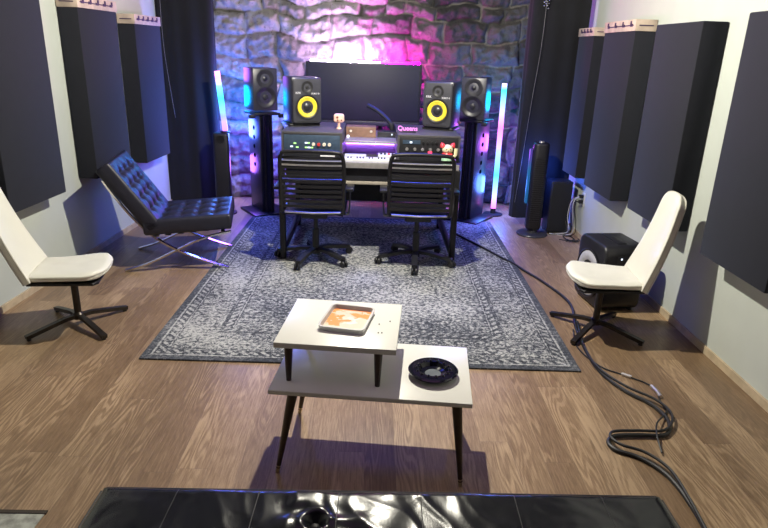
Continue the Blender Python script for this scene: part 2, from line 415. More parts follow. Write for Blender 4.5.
# ------------------------------------------------------------------ room shell
XR = 1.96; YB = 6.78; YF = -1.6; CZ = 3.05
def LX(y): return -2.253 + 0.05 * (y - 3.58)
struct(MB().box(-2.65, 2.1, YF - 0.1, YB + 0.15, -0.08, 0.0).build('floor', 'floor', smooth=False))
struct(MB().box(-2.65, 2.1, YF - 0.1, YB + 0.15, CZ, CZ + 0.08).build('ceiling', 'ceil', smooth=False))
struct(MB().box(XR, XR + 0.1, YF, YB + 0.15, 0, CZ).build('wall_right', 'wall', smooth=False))
mb = MB(); mb.prism([(LX(YF), YF), (LX(YF) - 0.1, YF), (LX(YB + .15) - 0.1, YB + 0.15), (LX(YB + .15), YB + 0.15)], 0, CZ); struct(mb.build('wall_left', 'wall', smooth=False))
struct(MB().box(-2.65, 2.1, YF - 0.1, YF, 0, CZ).build('wall_front', 'frontwall', smooth=False))
struct(MB().box(XR - 0.014, XR, YF, YB, 0, 0.045).build('baseboard_right', 'base', smooth=False))
mb = MB(); mb.prism([(LX(YF) + .014, YF), (LX(YF), YF), (LX(YB), YB), (LX(YB) + .014, YB)], 0, 0.045); struct(mb.build('baseboard_left', 'base', smooth=False))

# stone wall: coursed rough blocks
rng = random.Random(11)
rows = []; zz = 0.0
while zz < CZ:
    h = rng.choice((0.13, 0.16, 0.19, 0.22, 0.25)); xs = [-2.3 - rng.random() * 0.3]
    while xs[-1] < 2.2: xs.append(xs[-1] + rng.uniform(0.2, 0.55) * (0.8 + h))
    rows.append((zz, zz + h, xs, [rng.random() for _ in xs])); zz += h
def stone(x_, z_):
    wx = x_ + 0.10 * noise.noise((x_ * 2.6, 0, z_ * 2.6)) + 0.015 * noise.noise((x_ * 12, 3, z_ * 12))
    wz = z_ + 0.09 * noise.noise((x_ * 2.1, 7, z_ * 2.1)) + 0.014 * noise.noise((x_ * 11, 9, z_ * 11))
    for (a, b, xs, hs) in rows:
        if wz < b or b >= CZ: break
    for i in range(len(xs) - 1):
        if wx < xs[i + 1]: break
    dz = min(wz - a, b - wz); dx = min(wx - xs[i], xs[i + 1] - wx)
    dd = max(0, min(dx, dz)); gr = 1 - min(1, dd / 0.022); hb = hs[i]
    bulge = min(1, dd / 0.06) ** 0.6
    fac = noise.noise((x_ * 6 + hb * 9, hb * 20, z_ * 6)) * 0.035 + noise.noise((x_ * 17, 4, z_ * 17)) * 0.020 + abs(noise.noise((x_ * 9, 14, z_ * 13))) * 0.03 + noise.noise((x_ * 38, 6, z_ * 38)) * 0.008
    tilt = (hb - 0.5) * (wx - (xs[i] + xs[i + 1]) / 2) * 0.12
    return (0.035 * hb + 0.04 * bulge + 1.5 * fac * bulge + tilt * bulge - 0.024 * gr, gr * min(1, max(0.0, 0.75 + 1.6 * noise.noise((x_ * 5, 21, z_ * 5)))), hb)
NXS, NZS = 340, 215
vsl = []; cols = []
for j in range(NZS):
    for i in range(NXS):
        x_ = -2.2 + 4.3 * i / (NXS - 1); z_ = CZ * j / (NZS - 1)
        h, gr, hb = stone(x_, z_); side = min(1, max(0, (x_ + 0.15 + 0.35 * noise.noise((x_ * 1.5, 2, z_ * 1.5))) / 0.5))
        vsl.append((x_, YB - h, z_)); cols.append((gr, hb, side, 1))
mb = MB(); mb.add(vsl, [(j * NXS + i, j * NXS + i + 1, (j + 1) * NXS + i + 1, (j + 1) * NXS + i) for j in range(NZS - 1) for i in range(NXS - 1)])
k0 = len(mb.v); mb.add([(-2.3, YB + 0.05, 0), (2.1, YB + 0.05, 0), (2.1, YB + 0.05, CZ), (-2.3, YB + 0.05, CZ)], [(3, 2, 1, 0)])
me = bpy.data.meshes.new('wall_back'); me.from_pydata(mb.v, [], mb.f); me.materials.append(M['stone'])
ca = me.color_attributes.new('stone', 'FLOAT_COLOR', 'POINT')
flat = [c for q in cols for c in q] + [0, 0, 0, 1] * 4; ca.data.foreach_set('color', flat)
me.polygons.foreach_set('use_smooth', [True] * len(me.polygons)); me.update()
wb = bpy.data.objects.new('wall_back', me); C.objects.link(wb); struct(wb)
# patch of floor where the laminate is missing, bare concrete
mb = MB(); mb.prism([(-1.75, 1.795), (-1.75, 1.2), (-1.30, 1.2), (-1.14, 1.66), (-1.135, 1.79)], 0.0, 0.003); tr = struct(mb.build('trim_1', 'concrete', smooth=False))
mb = MB(); mb.box(-1.75, -1.13, 1.79, 1.806, 0.0, 0.006); struct(mb.build('trim_2', 'edge', smooth=False))

# ------------------------------------------------------------------ rug
mb = MB(); mb.box(-HX, HX, -HY, HY, 0.0, 0.010, 0.003)
rug = mb.build('area_rug', 'rug', loc=(-0.010, 4.448, 0.0), rot=(0, 0, R(-0.9)))
tag(rug, 'large distressed grey and cream patterned rug on the wood floor', 'rug')

# ------------------------------------------------------------------ acoustic panels
def panel(label, side, y0, y1, z0, z1, top=None, group=None, th=0.15):
    if side > 0: loc = (XR, (y0 + y1) / 2, z0); rz = 0
    else: loc = (LX((y0 + y1) / 2), (y0 + y1) / 2, z0); rz = -math.atan(0.05)
    t_ = thing('acoustic_panel', label, 'acoustic panel', loc, rz, group)
    L = (y1 - y0) / 2; s = -1 if side > 0 else 1
    xa, xb = sorted((s * 0.004, s * th)); hz = z1 - z0
    MB().box(xa, xb, -L, L, 0, hz, 0.008).build('fabric_panel', 'fabric', t_)
    xa2, xb2 = sorted((s * 0.002, s * 0.03))
    if top:
        xc, xd = sorted((s * 0.006, s * (th + 0.006)))
        tp = MB().box(xc, xd, -L - 0.004, L + 0.004, hz - 0.002, hz + top, 0.002).build('board_top', 'pine', t_)
        lab(tp, 'pale pinkish board along the top of the panel')
        pr = random.Random(int(y0 * 100)); b = MB()
        xf = s * (th + 0.007); n = 4 if side > 0 else 5
        b.box(min(xf, xf + s * .002), max(xf, xf + s * .002), -L + 0.03, L - 0.08, hz + top * .42, hz + top * .52)
        for k in range(n):
            yc = -L + 0.07 + k * (2 * L - 0.16) / (n - 1)
            b.box(min(xf, xf + s * .003), max(xf, xf + s * .003), yc - 0.028, yc + 0.012, hz + top * .36, hz + top * .6)
            b.box(min(xf, xf + s * .003), max(xf, xf + s * .003), yc - 0.004, yc + 0.02, hz + top * .5, hz + top * .86)
        b.box(*sorted((s * 0.03, s * (th - 0.02))), -L - 0.007, -L - 0.003, hz + top * .42, hz + top * .52)
        b.build('printed_marks', 'ink', tp, smooth=False)
    return t_
panel('near black acoustic panel on the right wall, cut by the frame edge', 1, 2.59, 3.19, 0.60, 1.83)
panel('black acoustic panel on the right wall behind the white chair, no board on top', 1, 3.62, 4.22, 0.60, 1.81)
panel('black right wall acoustic panel with the longer pale board on top', 1, 4.55, 5.16, 0.57, 1.785, 0.075)
panel('blue lit acoustic panel beside the right drape, pale board on top', 1, 5.40, 5.80, 0.575, 1.77, 0.065)
panel('near black acoustic panel on the left wall behind the white chair', -1, 3.53, 4.15, 0.62, 1.84)
panel('black acoustic panel on the left wall above the tufted lounge chair', -1, 4.60, 5.20, 0.62, 1.815, 0.075)
panel('farthest black acoustic panel on the left wall, beside the drape', -1, 5.52, 6.08, 0.58, 1.745, 0.075)

# ------------------------------------------------------------------ drapes
def drape(name, pts, z0, z1, amp, label):
    path = spline([(p[0], p[1], 0) for p in pts], 60)
    Ls = [0]
    for a, b in zip(path, path[1:]): Ls.append(Ls[-1] + (b - a).length)
    mb = MB(); nz_ = 14; vs_ = []; n = len(path)
    for side in (0, 1):
        for j in range(nz_):
            for i, p in enumerate(path):
                tg = (path[min(i + 1, n - 1)] - path[max(i - 1, 0)]).normalized(); nn = Vector((tg.y, -tg.x, 0))
                ph_ = Ls[i] * 42 + 0.8 * math.sin(Ls[i] * 9)
                q = p + nn * (amp * math.sin(ph_) * (0.7 + 0.3 * j / nz_) + (0.0 if side == 0 else -0.02))
                vs_.append((q.x, q.y, z0 + (z1 - z0) * j / (nz_ - 1)))
    fs = []
    for side in (0, 1):
        o_ = side * nz_ * n
        fs += [(o_ + j * n + i, o_ + j * n + i + 1, o_ + (j + 1) * n + i + 1, o_ + (j + 1) * n + i) for j in range(nz_ - 1) for i in range(n - 1)]
    h = nz_ * n
    for i in range(n - 1): fs += [(i, i + 1, h + i + 1, h + i), ((nz_ - 1) * n + i, (nz_ - 1) * n + i + 1, h + (nz_ - 1) * n + i + 1, h + (nz_ - 1) * n + i)]
    for j in range(nz_ - 1):
        for i in (0, n - 1): fs.append((j * n + i, (j + 1) * n + i, h + (j + 1) * n + i, h + j * n + i))
    mb.add(vs_, fs)
    return tag(mb.build(name, 'drape', angle=80), label, 'drape')
drape('drape', [(1.385, 5.96), (1.372, 5.88), (1.42, 5.83), (1.66, 5.83), (1.90, 5.85)], 0.09, CZ, 0.008, 'tall black drape hanging in the right corner of the stone wall')
drape('drape', [(-2.112, 6.38), (-1.9, 6.36), (-1.75, 6.36), (-1.60, 6.38), (-1.565, 6.44)], 0.03, CZ, 0.008, 'tall black drape hanging in the left corner of the stone wall')

# ------------------------------------------------------------------ ceiling lamp (above the frame)
t_ = thing('ceiling_lamp', 'small round pendant lamp hanging above the rug', 'lamp', (LAMP[0], LAMP[1], CZ))
MB().lathe([(0, 0), (0.06, 0), (0.06, -0.03), (0, -0.03)][::-1]).build('ceiling_rose', 'blackmetal', t_)
MB().tube([(0, 0, -0.03), (0, 0, -0.60)], 0.006).build('rod', 'blackmetal', t_)
MB().lathe([(0.11, -0.655), (0.115, -0.64), (0.07, -0.60), (0.0, -0.59)]).build('lamp_cap', 'blackmetal', t_)

for lx_, ly_, w_, nm_ in ((0.0, 5.3, 1.6, 'wide flat housing of the added blue fill light above the desk'), (0.0, 1.6, 2.4, 'wide flat housing of the added violet fill light above the coffee table')):
    t_ = thing('fill_light_fixture', nm_, 'ceiling light', (lx_, ly_, CZ))
    MB().box(-w_ / 2 - 0.03, w_ / 2 + 0.03, -w_ / 4 - 0.03, w_ / 4 + 0.03, -0.055, 0, 0.004).build('housing', 'blackmetal', t_)  # unseen housing, invented to go with the added fill lights

# ------------------------------------------------------------------ desk
def desk():
    t_ = thing('studio_desk', 'wide studio desk with raised rack bays and silver front edge', 'desk', (-0.015, 5.1, 0))
    # local x = world +0.015, y = world - 5.1
    X0, X1 = -0.675, 0.675
    MB().box(X0, X1, -0.46, 0.62, 0.755, 0.785, 0.003).build('desktop', 'grey', t_)
    e = MB().box(-0.675, 0.675, -0.472, -0.458, 0.752, 0.797, 0.002).build('front_edge', 'silver', t_); lab(e, 'silver strip along the front of the desktop')
    MB().box(-0.64, 0.64, -0.43, 0.0, 0.64, 0.755).build('drawer_apron', 'matte', t_)
    MB().box(-0.64, 0.64, -0.44, -0.428, 0.622, 0.645, 0.002).build('lower_rail', 'beige', t_)
    for x_ in (-0.672, 0.668):
        for y_ in (-0.44, 0.57):
            l_ = MB().box(x_ - 0.022, x_ + 0.022, y_ - 0.03, y_ + 0.03, 0.012 if y_ < 0 else 0, 0.755, 0.004).build('leg', 'blackmetal', t_)
        MB().box(x_ - 0.02, x_ + 0.02, -0.41, 0.54, 0.06, 0.12, 0.004).build('side_rail', 'blackmetal', t_)
    # rack bays (open boxes)
    for sx in (-1, 1):
        xa, xb = (-0.705, -0.235) if sx < 0 else (0.192, 0.680)
        xa, xb = xa + 0.015, xb + 0.015
        b = MB(); b.box(xa, xb, -0.30, 0.40, 0.972, 0.990, 0.002).box(xa, xa + 0.016, -0.30, 0.40, 0.785, 0.972).box(xb - 0.016, xb, -0.30, 0.40, 0.785, 0.972).box(xa, xb, 0.385, 0.40, 0.785, 0.972)
        b.build('rack_bay', 'grey', t_)
    MB().box(-0.21, 0.21, -0.10, 0.62, 0.885, 0.905, 0.002).build('raised_shelf', 'silver', t_)
    MB().box(-0.675, 0.675, 0.60, 0.62, 0.25, 0.785).build('back_panel', 'matte', t_)
    return t_
desk()
def rack(x0, x1, label, kind):
    t_ = thing('rack_unit', label, 'audio rack unit', ((x0 + x1) / 2, 4.80, 0.787))
    w_ = (x1 - x0) / 2
    MB().box(-w_, w_, 0.0, 0.30, 0.0, 0.183, 0.002).build('case', 'black', t_)
    f_ = MB().box(-w_, w_, -0.006, 0.0, 0.055, 0.180, 0.001).build('faceplate', 'panelblue' if kind else 'black', t_)
    f2 = MB().box(-w_, w_, -0.006, 0.0, 0.0, 0.052, 0.001).build('faceplate', 'black', t_)
    if kind:
        for k in range(4):
            lab(MB().lathe([(0, 0), (0.014, 0), (0.012, 0.016), (0, 0.016)], 14, TR(w_ * (0.06 + k * 0.19), -0.006, 0.11, R(90))).build('knob', 'knob_white' if k != 1 else 'knob_red', t_), 'ivory knob' if k != 1 else 'red knob')
        for k, (x_, z_) in enumerate(((-0.72, .09), (-0.6, .115), (-0.52, .085), (-.2, .12), (-.12, .12), (-.2, .085), (-.1, .085), (0.0, .085))):
            MB().box(w_ * x_ - 0.010, w_ * x_ + 0.010, -0.010, -0.006, z_ - 0.005, z_ + 0.005).build('indicator_light', 'led_green' if k % 3 else 'led_white', t_)
        MB().box(w_ * .3, w_ * .82, -0.008, -0.006, 0.018, 0.028).build('label_strip', 'whitepaint', t_)
    else:
        MB().box(-w_ * .9, -w_ * .30, -0.010, -0.006, 0.135, 0.165).build('display', 'panelblue', t_)
        MB().box(-w_ * .66, -w_ * .58, -0.012, -0.010, 0.142, 0.155).build('indicator_light', 'led_white', t_)
        for k in range(5):
            MB().lathe([(0, 0), (0.013, 0), (0.010, 0.016), (0, 0.016)], 14, TR(w_ * (-0.75 + k * 0.27), -0.006, 0.095, R(90))).build('knob', 'silver', t_)
            MB().lathe([(0, 0), (0.009, 0), (0.008, 0.014), (0, 0.014)], 12, TR(w_ * (-0.2 + k * 0.15), -0.006, 0.15, R(90))).build('small_knob', 'knob_black', t_)
        MB().box(-w_ * .02, w_ * .12, -0.010, -0.006, 0.064, 0.082).build('indicator_light', 'led_red', t_)
    for sx in (-1, 1):
        for z_ in (0.02, 0.09, 0.15): pass
    return t_
rack(-0.686, -0.253, 'rack unit with ivory knobs and green lights behind left office chair', 1)
rack(0.211, 0.661, 'black rack unit with a red light behind right office chair', 0)

# things on desk
def ondesk():
    # white keyboard on the desktop
    t_ = thing('midi_keyboard', 'long white keyboard along the desk front between the chairs', 'keyboard', (-0.03, 4.73, 0.786))
    MB().box(-0.19, 0.16, -0.05, 0.09, 0, 0.022, 0.003).build('case', 'whitekeys', t_)
    b = MB()
    for k in range(14): b.box(-0.18 + k * 0.0235, -0.18 + k * 0.0235 + 0.021, -0.046, 0.03, 0.022, 0.026)
    b.build('white_keys', 'whitepaint', t_, smooth=False)
    b = MB()
    for k in range(13):
        if k % 7 in (2, 6): continue
        MB().box(-0.162 + k * 0.0235, -0.151 + k * 0.0235, -0.012, 0.03, 0.026, 0.032).build('black_key', 'black', t_, smooth=False)
    t_ = thing('computer_keyboard', 'small pale computer keyboard behind the long white keyboard', 'keyboard', (-0.135, 4.93, 0.786))
    MB().box(-0.085, 0.085, -0.04, 0.04, 0, 0.014, 0.004, T=TR(rx_=R(6), z=0.004)).build('body', 'whitekeys', t_)
    t_ = thing('audio_controller', 'white desktop controller with small knobs by the right rack', 'audio controller', (0.115, 4.90, 0.786))
    MB().box(-0.07, 0.07, -0.05, 0.07, 0, 0.035, 0.004).build('body', 'whitekeys', t_)
    for k in range(4): MB().lathe([(0, 0), (0.009, 0), (0.008, 0.012), (0, 0.012)], 12, TR(-0.045 + k * .03, -0.02, 0.035)).build('knob', 'knob_black' if k != 2 else 'knob_red', t_)
    # brown case with two dials
    t_ = thing('wooden_speaker_box', 'brown wooden box with two round pale dials on the raised shelf', 'box', (-0.10, 5.22, 0.905))
    MB().box(-0.125, 0.125, 0, 0.16, 0, 0.085, 0.004).build('case', 'brownwood', t_)
    for x_ in (-0.085, 0.085): MB().lathe([(0, 0), (0.011, 0), (0.009, 0.012), (0, 0.012)], 16, TR(x_, 0, 0.05, R(90))).build('dial', 'knob_white', t_)
    t_ = thing('audio_interface', 'low black audio box under the screen, right of brown box', 'audio interface', (0.12, 5.25, 0.905))
    MB().box(-0.08, 0.075, 0, 0.15, 0, 0.045, 0.003).build('case', 'black', t_)
    MB().box(0.035, 0.045, -0.003, 0.0, 0.02, 0.032).build('indicator_light', 'led_white', t_)
    o = MB().ball((0, 0, 0.012), (0.012, 0.012, 0.012)).build('glowing_dot', 'led_white', loc=(-0.205, 5.17, 0.905)); tag(o, 'tiny white light dot left of brown box', 'light')  # tiny ball with its own white glow
ondesk()

# tv
t_ = thing('television', 'large black flat screen television behind the desk, pink light above', 'television', (-0.105, 6.46, 0.862), 0)
MB().box(-0.582, 0.582, -0.02, 0.035, 0.0, 0.614, 0.006).build('body', 'black', t_)
MB().box(-0.555, 0.555, -0.023, -0.0195, 0.060, 0.600, 0.001).build('screen', 'screen', t_)
MB().box(-0.57, 0.57, -0.026, -0.019, 0.0, 0.045, 0.002).build('lower_bezel', 'satin', t_)
MB().box(-0.2, 0.2, 0.035, 0.22, 0.2, 0.42, 0.01).build('wall_mount', 'blackmetal', t_)
# cable arm across
o = MB().tube(spline([(-0.05, 5.52, 1.14), (0.03, 5.48, 1.105), (0.10, 5.44, 1.055), (0.150, 5.40, 1.005), (0.165, 5.39, 0.95)], 8), 0.021).build('microphone_arm', 'black')
tag(o, 'thick black bent arm in front of the screen foot', 'arm')
# led strip on top of tv
mb = MB(); mb.box(0.0, 1.0, -0.008, 0.008, -0.008, 0.008, 0.002)
st = mb.build('led_light_strip', 'strip', loc=(-0.645, 6.515, 1.482), rot=(0, R(0.0), 0)); st.scale = (1.10, 1, 1); tag(st, 'glowing pink and violet light strip along the top of the television', 'light strip')
mb = MB(); mb.box(-0.45, 0.45, -0.006, 0.006, -0.006, 0.006)
st = mb.build('led_light_strip', 'strip2', loc=(-0.015, 5.69, 0.7915)); tag(st, 'violet light strip glowing at the back of the desktop', 'light strip')

# ------------------------------------------------------------------ speakers
def disc(prof, x_, z_, yf, n=40): return MB().lathe(prof, n, TR(x_, yf, z_, R(90)))
def yellow_monitor(label, loc, rz):
    t_ = thing('studio_monitor', label, 'speaker', loc, rz, 'yellow coned studio monitors on the desk')
    W, D, H_ = 0.25, 0.26, 0.365
    MB().box(-W / 2, W / 2, 0.0, D, 0.0, H_, 0.012).build('cabinet', 'satin', t_)
    b = MB(); b.prism(rrect(-W / 2 + 0.004, W / 2 - 0.004, 0.004, H_ - 0.004, 0.03), 0, 0.018, 0.008, TR(0, 0.0, 0, R(90)))
    b.build('front_baffle', 'satin', t_)
    y_ = -0.018
    disc([(0.095, 0.0), (0.100, 0.006), (0.090, 0.006), (0.082, 0.002)], 0, 0.135, y_).build('woofer_surround', 'black', t_)
    disc([(0.084, 0.002), (0.076, 0.008), (0.066, 0.004), (0.035, -0.004), (0.033, -0.002)], 0, 0.135, y_).build('woofer_cone', 'yellow', t_)
    disc([(0.034, -0.002), (0.03, 0.006), (0.018, 0.012), (0, 0.014)], 0, 0.135, y_).build('dust_cap', 'cone', t_)
    disc([(0.045, 0.0), (0.048, 0.004), (0.036, 0.003), (0.018, -0.004), (0.013, 0.002), (0, 0.005)], 0, 0.29, y_).build('tweeter', 'cone', t_)
    text_mesh('KRK', 0.024, 'logo', 'whitepaint', t_, (-0.075, y_ - 0.002, 0.245), (R(90), 0, 0))
    text_mesh('ROKIT 8', 0.018, 'model_text', 'whitepaint', t_, (0.068, y_ - 0.002, 0.24), (R(90), 0, 0))
    MB().box(-0.09, 0.09, -0.019, -0.017, 0.010, 0.022).build('bass_port', 'cone', t_)
    return t_
yellow_monitor('left of the two black monitors with a yellow cone, on the desk', (-0.545, 5.16, 1.010), R(24))
yellow_monitor('right of the two black monitors with a yellow cone, on the desk', (0.525, 5.16, 1.010), R(-22))
for x_, rz, s_ in ((-0.56, 24, 'left'), (0.53, -22, 'right')):
    o = MB().box(-0.13, 0.13, 0.0, 0.24, 0, 0.0195, 0.004).build('isolation_pad', 'black', loc=(x_, 5.165, 0.990), rot=(0, 0, R(rz)))
    tag(o, 'thin dark foam pad under the %s yellow coned monitor' % s_, 'speaker pad')

def black_speaker(label, loc, rz):
    t_ = thing('loudspeaker', label, 'speaker', loc, rz, 'plain black speakers on stands')
    W, D, H_ = 0.245, 0.27, 0.39
    MB().box(-W / 2, W / 2, -D / 2, D / 2, 0, H_, 0.012).build('cabinet', 'satin', t_)
    y_ = -D / 2
    disc([(0.1, 0.0), (0.104, 0.006), (0.09, 0.008), (0.08, 0.003), (0.03, -0.004), (0.026, 0.006), (0, 0.012)], 0, 0.125, y_).build('woofer', 'cone', t_)
    disc([(0.082, 0.0), (0.086, 0.004), (0.072, 0.005), (0.03, -0.003), (0.016, 0.004), (0, 0.008)], 0, 0.295, y_).build('tweeter_waveguide', 'cone', t_)
    return t_
def stand(label, loc, rz, hs):
    t_ = thing('speaker_stand', label, 'speaker stand', loc, rz, 'black speaker stands')
    MB().box(-0.19, 0.19, -0.22, 0.20, 0, 0.022, 0.006).build('base_plate', 'blackmetal', t_)
    MB().box(-0.065, 0.065, -0.10, 0.20, 0.022, 0.975, 0.004).build('column', 'satin', t_)
    MB().tube([(-0.03, -0.14, 0.02), (-0.03, -0.14, 0.975)], 0.016).build('tube', 'blackmetal', t_)
    MB().tube([(0.03, -0.14, 0.02), (0.03, -0.14, 0.975)], 0.016).build('tube', 'blackmetal', t_)
    for k in range(5):
        b = MB(); z_ = 0.48 + k * 0.09
        b.lathe([(0, 0), (0.021, 0), (0.021, 0.003), (0, 0.003)], 18, AX((hs * 0.0645, 0.06, z_), (hs * 0.2, 0.06, z_)))
        b.build('cable_hole', 'void', t_)
    MB().box(-0.13, 0.13, -0.15, 0.14, 0.975, 0.997, 0.004).build('top_plate', 'blackmetal', t_)
    for sx in (-1, 1): MB().box(sx * 0.15 - 0.025, sx * 0.15 + 0.025, -0.15, -0.10, 0.95, 0.985, 0.004).build('clamp', 'black', t_)
    return t_
stand('speaker stand with a row of holes, left of the desk', (-1.09, 6.17, 0), R(32), -1)
black_speaker('plain black two way speaker on the stand left of the desk', (-1.095, 6.17, 1.017), R(30))
stand('speaker stand with a row of holes, right of the desk', (1.0, 6.10, 0), R(-34), 1)
black_speaker('plain black two way speaker on the stand right of the desk', (0.98, 6.10, 0.998), R(-20))

# ------------------------------------------------------------------ small figures on desk
t_ = thing('pink_figurine', 'small peach coloured figurine with square head on a thin stem', 'figurine', (-0.275, 5.05, 0.990))
MB().lathe([(0, 0), (0.022, 0), (0.02, 0.008), (0.011, 0.016), (0.010, 0.05), (0.0, 0.052)], 16).build('stem', 'skin', t_)
MB().prism(rrect(-0.042, 0.042, -0.035, 0.035, 0.02), -0.022, 0.022, 0.014, TR(0, 0, 0.085, R(90))).build('head', 'skin', t_)
b = MB(); b.ball((-0.012, -0.022, 0.092), (0.010, 0.004, 0.010), 10).ball((-0.01, -0.022, 0.068), (0.007, 0.004, 0.009), 10).ball((0.02, -0.022, 0.07), (0.006, 0.004, 0.007), 10); b.build('painted_marks', 'peachdark', t_)
# lucky cat
t_ = thing('cat_figurine', 'small ceramic cat with red ears and raised paw on right rack', 'figurine', (0.575, 4.73, 0.787), R(4))
MB().lathe([(0, 0), (0.038, 0.0), (0.045, 0.02), (0.040, 0.055), (0.028, 0.08), (0, 0.085)], 20).build('body', 'catgreen', t_)
MB().ball((0, 0, 0.112), (0.043, 0.038, 0.036)).build('head', 'catcream', t_)
for sx in (-1, 1): MB().lathe([(0.0, 0.0), (0.022, 0.004), (0.016, 0.025), (0.0, 0.04)], 12, TR(sx * 0.034, 0, 0.128, 0, sx * R(25))).build('ear', 'catred', t_)
MB().lathe([(0.036, 0.0), (0.042, 0.006), (0.036, 0.016), (0.028, 0.016)], 20, TR(0, 0, 0.068)).build('collar', 'catred', t_)
MB().tube([(0.04, -0.01, 0.045), (0.062, -0.015, 0.07), (0.064, -0.012, 0.12)], [0.012, 0.014, 0.015]).build('raised_paw', 'catcream', t_)
b = MB(); b.ball((-0.015, -0.035, 0.116), 0.005, 8).ball((0.015, -0.035, 0.116), 0.005, 8).ball((0, -0.038, 0.105), 0.004, 8); b.build('face_marks', 'peachdark', t_)
# pink neon word
t_ = thing('neon_sign', 'small glowing pink script sign on the right rack bay', 'neon sign', (0.275, 4.95, 0.990))
MB().box(-0.065, 0.065, -0.015, 0.02, 0, 0.010, 0.002).build('base', 'black', t_)
o = text_mesh('Queens', 0.050, 'lettering', 'pinkneon', t_, (0, 0, 0.030), (R(90), 0, 0), 0.004)
# dried flower / small thing behind right rack
t_ = thing('pink_flower', 'small dull pink flower beside the right rack bay', 'flower', (0.715, 5.35, 0.990))
b = MB()
for k in range(6): b.ball((0.022 * math.cos(k), 0.02 * math.sin(k), 0.045 + 0.012 * math.sin(k * 2)), (0.014, 0.012, 0.011), 8)
b.build('petals', plain('dusty_pink_petals', (0.20, 0.09, 0.13), 0.7), t_); MB().lathe([(0, 0), (0.012, 0), (0.008, 0.035), (0, 0.036)], 10).build('stem', 'darkwood', t_)

# ------------------------------------------------------------------ office chairs
def office_chair(label, loc, rz, bro):
    t_ = thing('office_chair', label, 'office chair', loc, rz, 'strapped office chairs at the desk')
    W = 0.225
    # backrest frame: rounded rectangular tube (y negative is towards the camera)
    def by(z_): return -0.265 - 0.05 * ((z_ - 0.47) / 0.44) + 0.03 * math.sin((z_ - 0.47) / 0.44 * PI)
    fr = spline([(-W + 0.01, -0.18, 0.435), (-W, -0.25, 0.47), (-W - .004, by(0.6), 0.60), (-W - .004, by(0.8), 0.80), (-W + .01, by(0.885), 0.885), (-W + 0.05, by(0.91), 0.908), (0, by(0.91) - 0.004, 0.914), (W - 0.05, by(0.91), 0.908), (W - .01, by(0.885), 0.885), (W + .004, by(0.8), 0.80), (W + .004, by(0.6), 0.60), (W, -0.25, 0.47), (W - 0.01, -0.18, 0.435)], 6)
    MB().tube(fr, 0.0145, 10).build('backrest_frame', 'blackmetal', t_)
    b = MB()
    for k in range(11):
        z_ = 0.505 + k * 0.036
        b.bar([(-W, by(z_), z_), (-W * .5, by(z_) - 0.012, z_), (0, by(z_) - 0.016, z_), (W * .5, by(z_) - 0.012, z_), (W, by(z_), z_)], 0.021, 0.004, (0, 0, 1))
    b.build('backrest_straps', 'strap', t_)
    for z_ in (0.865, 0.70): lab(MB().tube([(-W, by(z_) + .012, z_ + .0), (0, by(z_) + 0.0, z_), (W, by(z_) + .012, z_)], 0.007, 8).build('cross_bar', 'silver', t_), 'silver cross bar')
    # seat
    sf = spline([(-W + .01, -0.2, 0.44), (-W, -0.1, 0.43), (-W, 0.15, 0.435), (-W + 0.02, 0.21, 0.43), (0, 0.225, 0.425), (W - 0.02, 0.21, 0.43), (W, 0.15, 0.435), (W, -0.1, 0.43), (W - .01, -0.2, 0.44), (0, -0.235, 0.44), (-W + .01, -0.2, 0.44)], 6)
    MB().tube(sf, 0.013, 8).build('seat_frame', 'blackmetal', t_)
    b = MB()
    for k in range(10):
        y_ = -0.19 + k * 0.043
        b.bar([(-W, y_, 0.437), (0, y_, 0.430), (W, y_, 0.437)], 0.034, 0.004, (0, 1, 0))
    b.build('seat_straps', 'strap', t_)
    lab(MB().tube([(-W + .02, -0.245, 0.455), (0, -0.262, 0.452), (W - .02, -0.245, 0.455)], 0.008, 8).build('rear_highlight', 'silver', t_), 'silver bar as the highlight on the rear edge of the seat')  # silver tube stands in for the highlight along the rear seat edge
    MB().box(-0.10, 0.10, -0.14, 0.10, 0.375, 0.425, 0.01).build('mechanism', 'black', t_)
    MB().tube([(0.09, -0.02, 0.395), (0.20, -0.06, 0.385), (0.215, -0.06, 0.385)], [0.005, 0.005, 0.009], 8).build('lever', 'black', t_)
    for sx in (-1, 1):
        ar = MB().bar(spline([(sx * 0.12, -0.05, 0.40), (sx * 0.24, -0.05, 0.40), (sx * 0.262, -0.05, 0.43), (sx * 0.268, -0.06, 0.60)], 5), 0.045, 0.012, (0, 1, 0)).build('armrest', 'grey', t_)
        MB().box(sx * 0.268 - 0.03, sx * 0.268 + 0.03, -0.17, 0.09, 0.60, 0.622, 0.008).build('arm_pad', 'black', ar)
    MB().lathe([(0.0, 0.06), (0.035, 0.06), (0.035, 0.10), (0.028, 0.11), (0.028, 0.26), (0.018, 0.265), (0.018, 0.38), (0, 0.38)], 20).build('gas_lift', 'black', t_)
    for k in range(5):
        a = R(bro + 72 * k) - rz; ca, sa = math.cos(a), math.sin(a)
        lg = MB().bar([(0.02 * ca, 0.02 * sa, 0.10), (0.12 * ca, 0.12 * sa, 0.10), (0.30 * ca, 0.30 * sa, 0.073)], 0.045, 0.026, (-sa, ca, 0)).build('base_leg', 'black', t_)
        b = MB(); cx_, cy_ = 0.305 * ca, 0.305 * sa; q = R(37 * k)
        for s2 in (-1, 1):
            c_ = Vector((cx_ + s2 * 0.014 * math.cos(q), cy_ + s2 * 0.014 * math.sin(q), 0.0385))
            b.lathe([(0, 0), (0.024, 0), (0.027, 0.006), (0.027, 0.012), (0.02, 0.018), (0, 0.018)], 16, AX(c_ - Vector((math.cos(q), math.sin(q), 0)) * 0.009, c_ + Vector((math.cos(q), math.sin(q), 0)) * 0.1))
        b.tube([(cx_, cy_, 0.04), (cx_, cy_, 0.075)], 0.008, 8)
        b.build('caster', 'black', lg)
    return t_
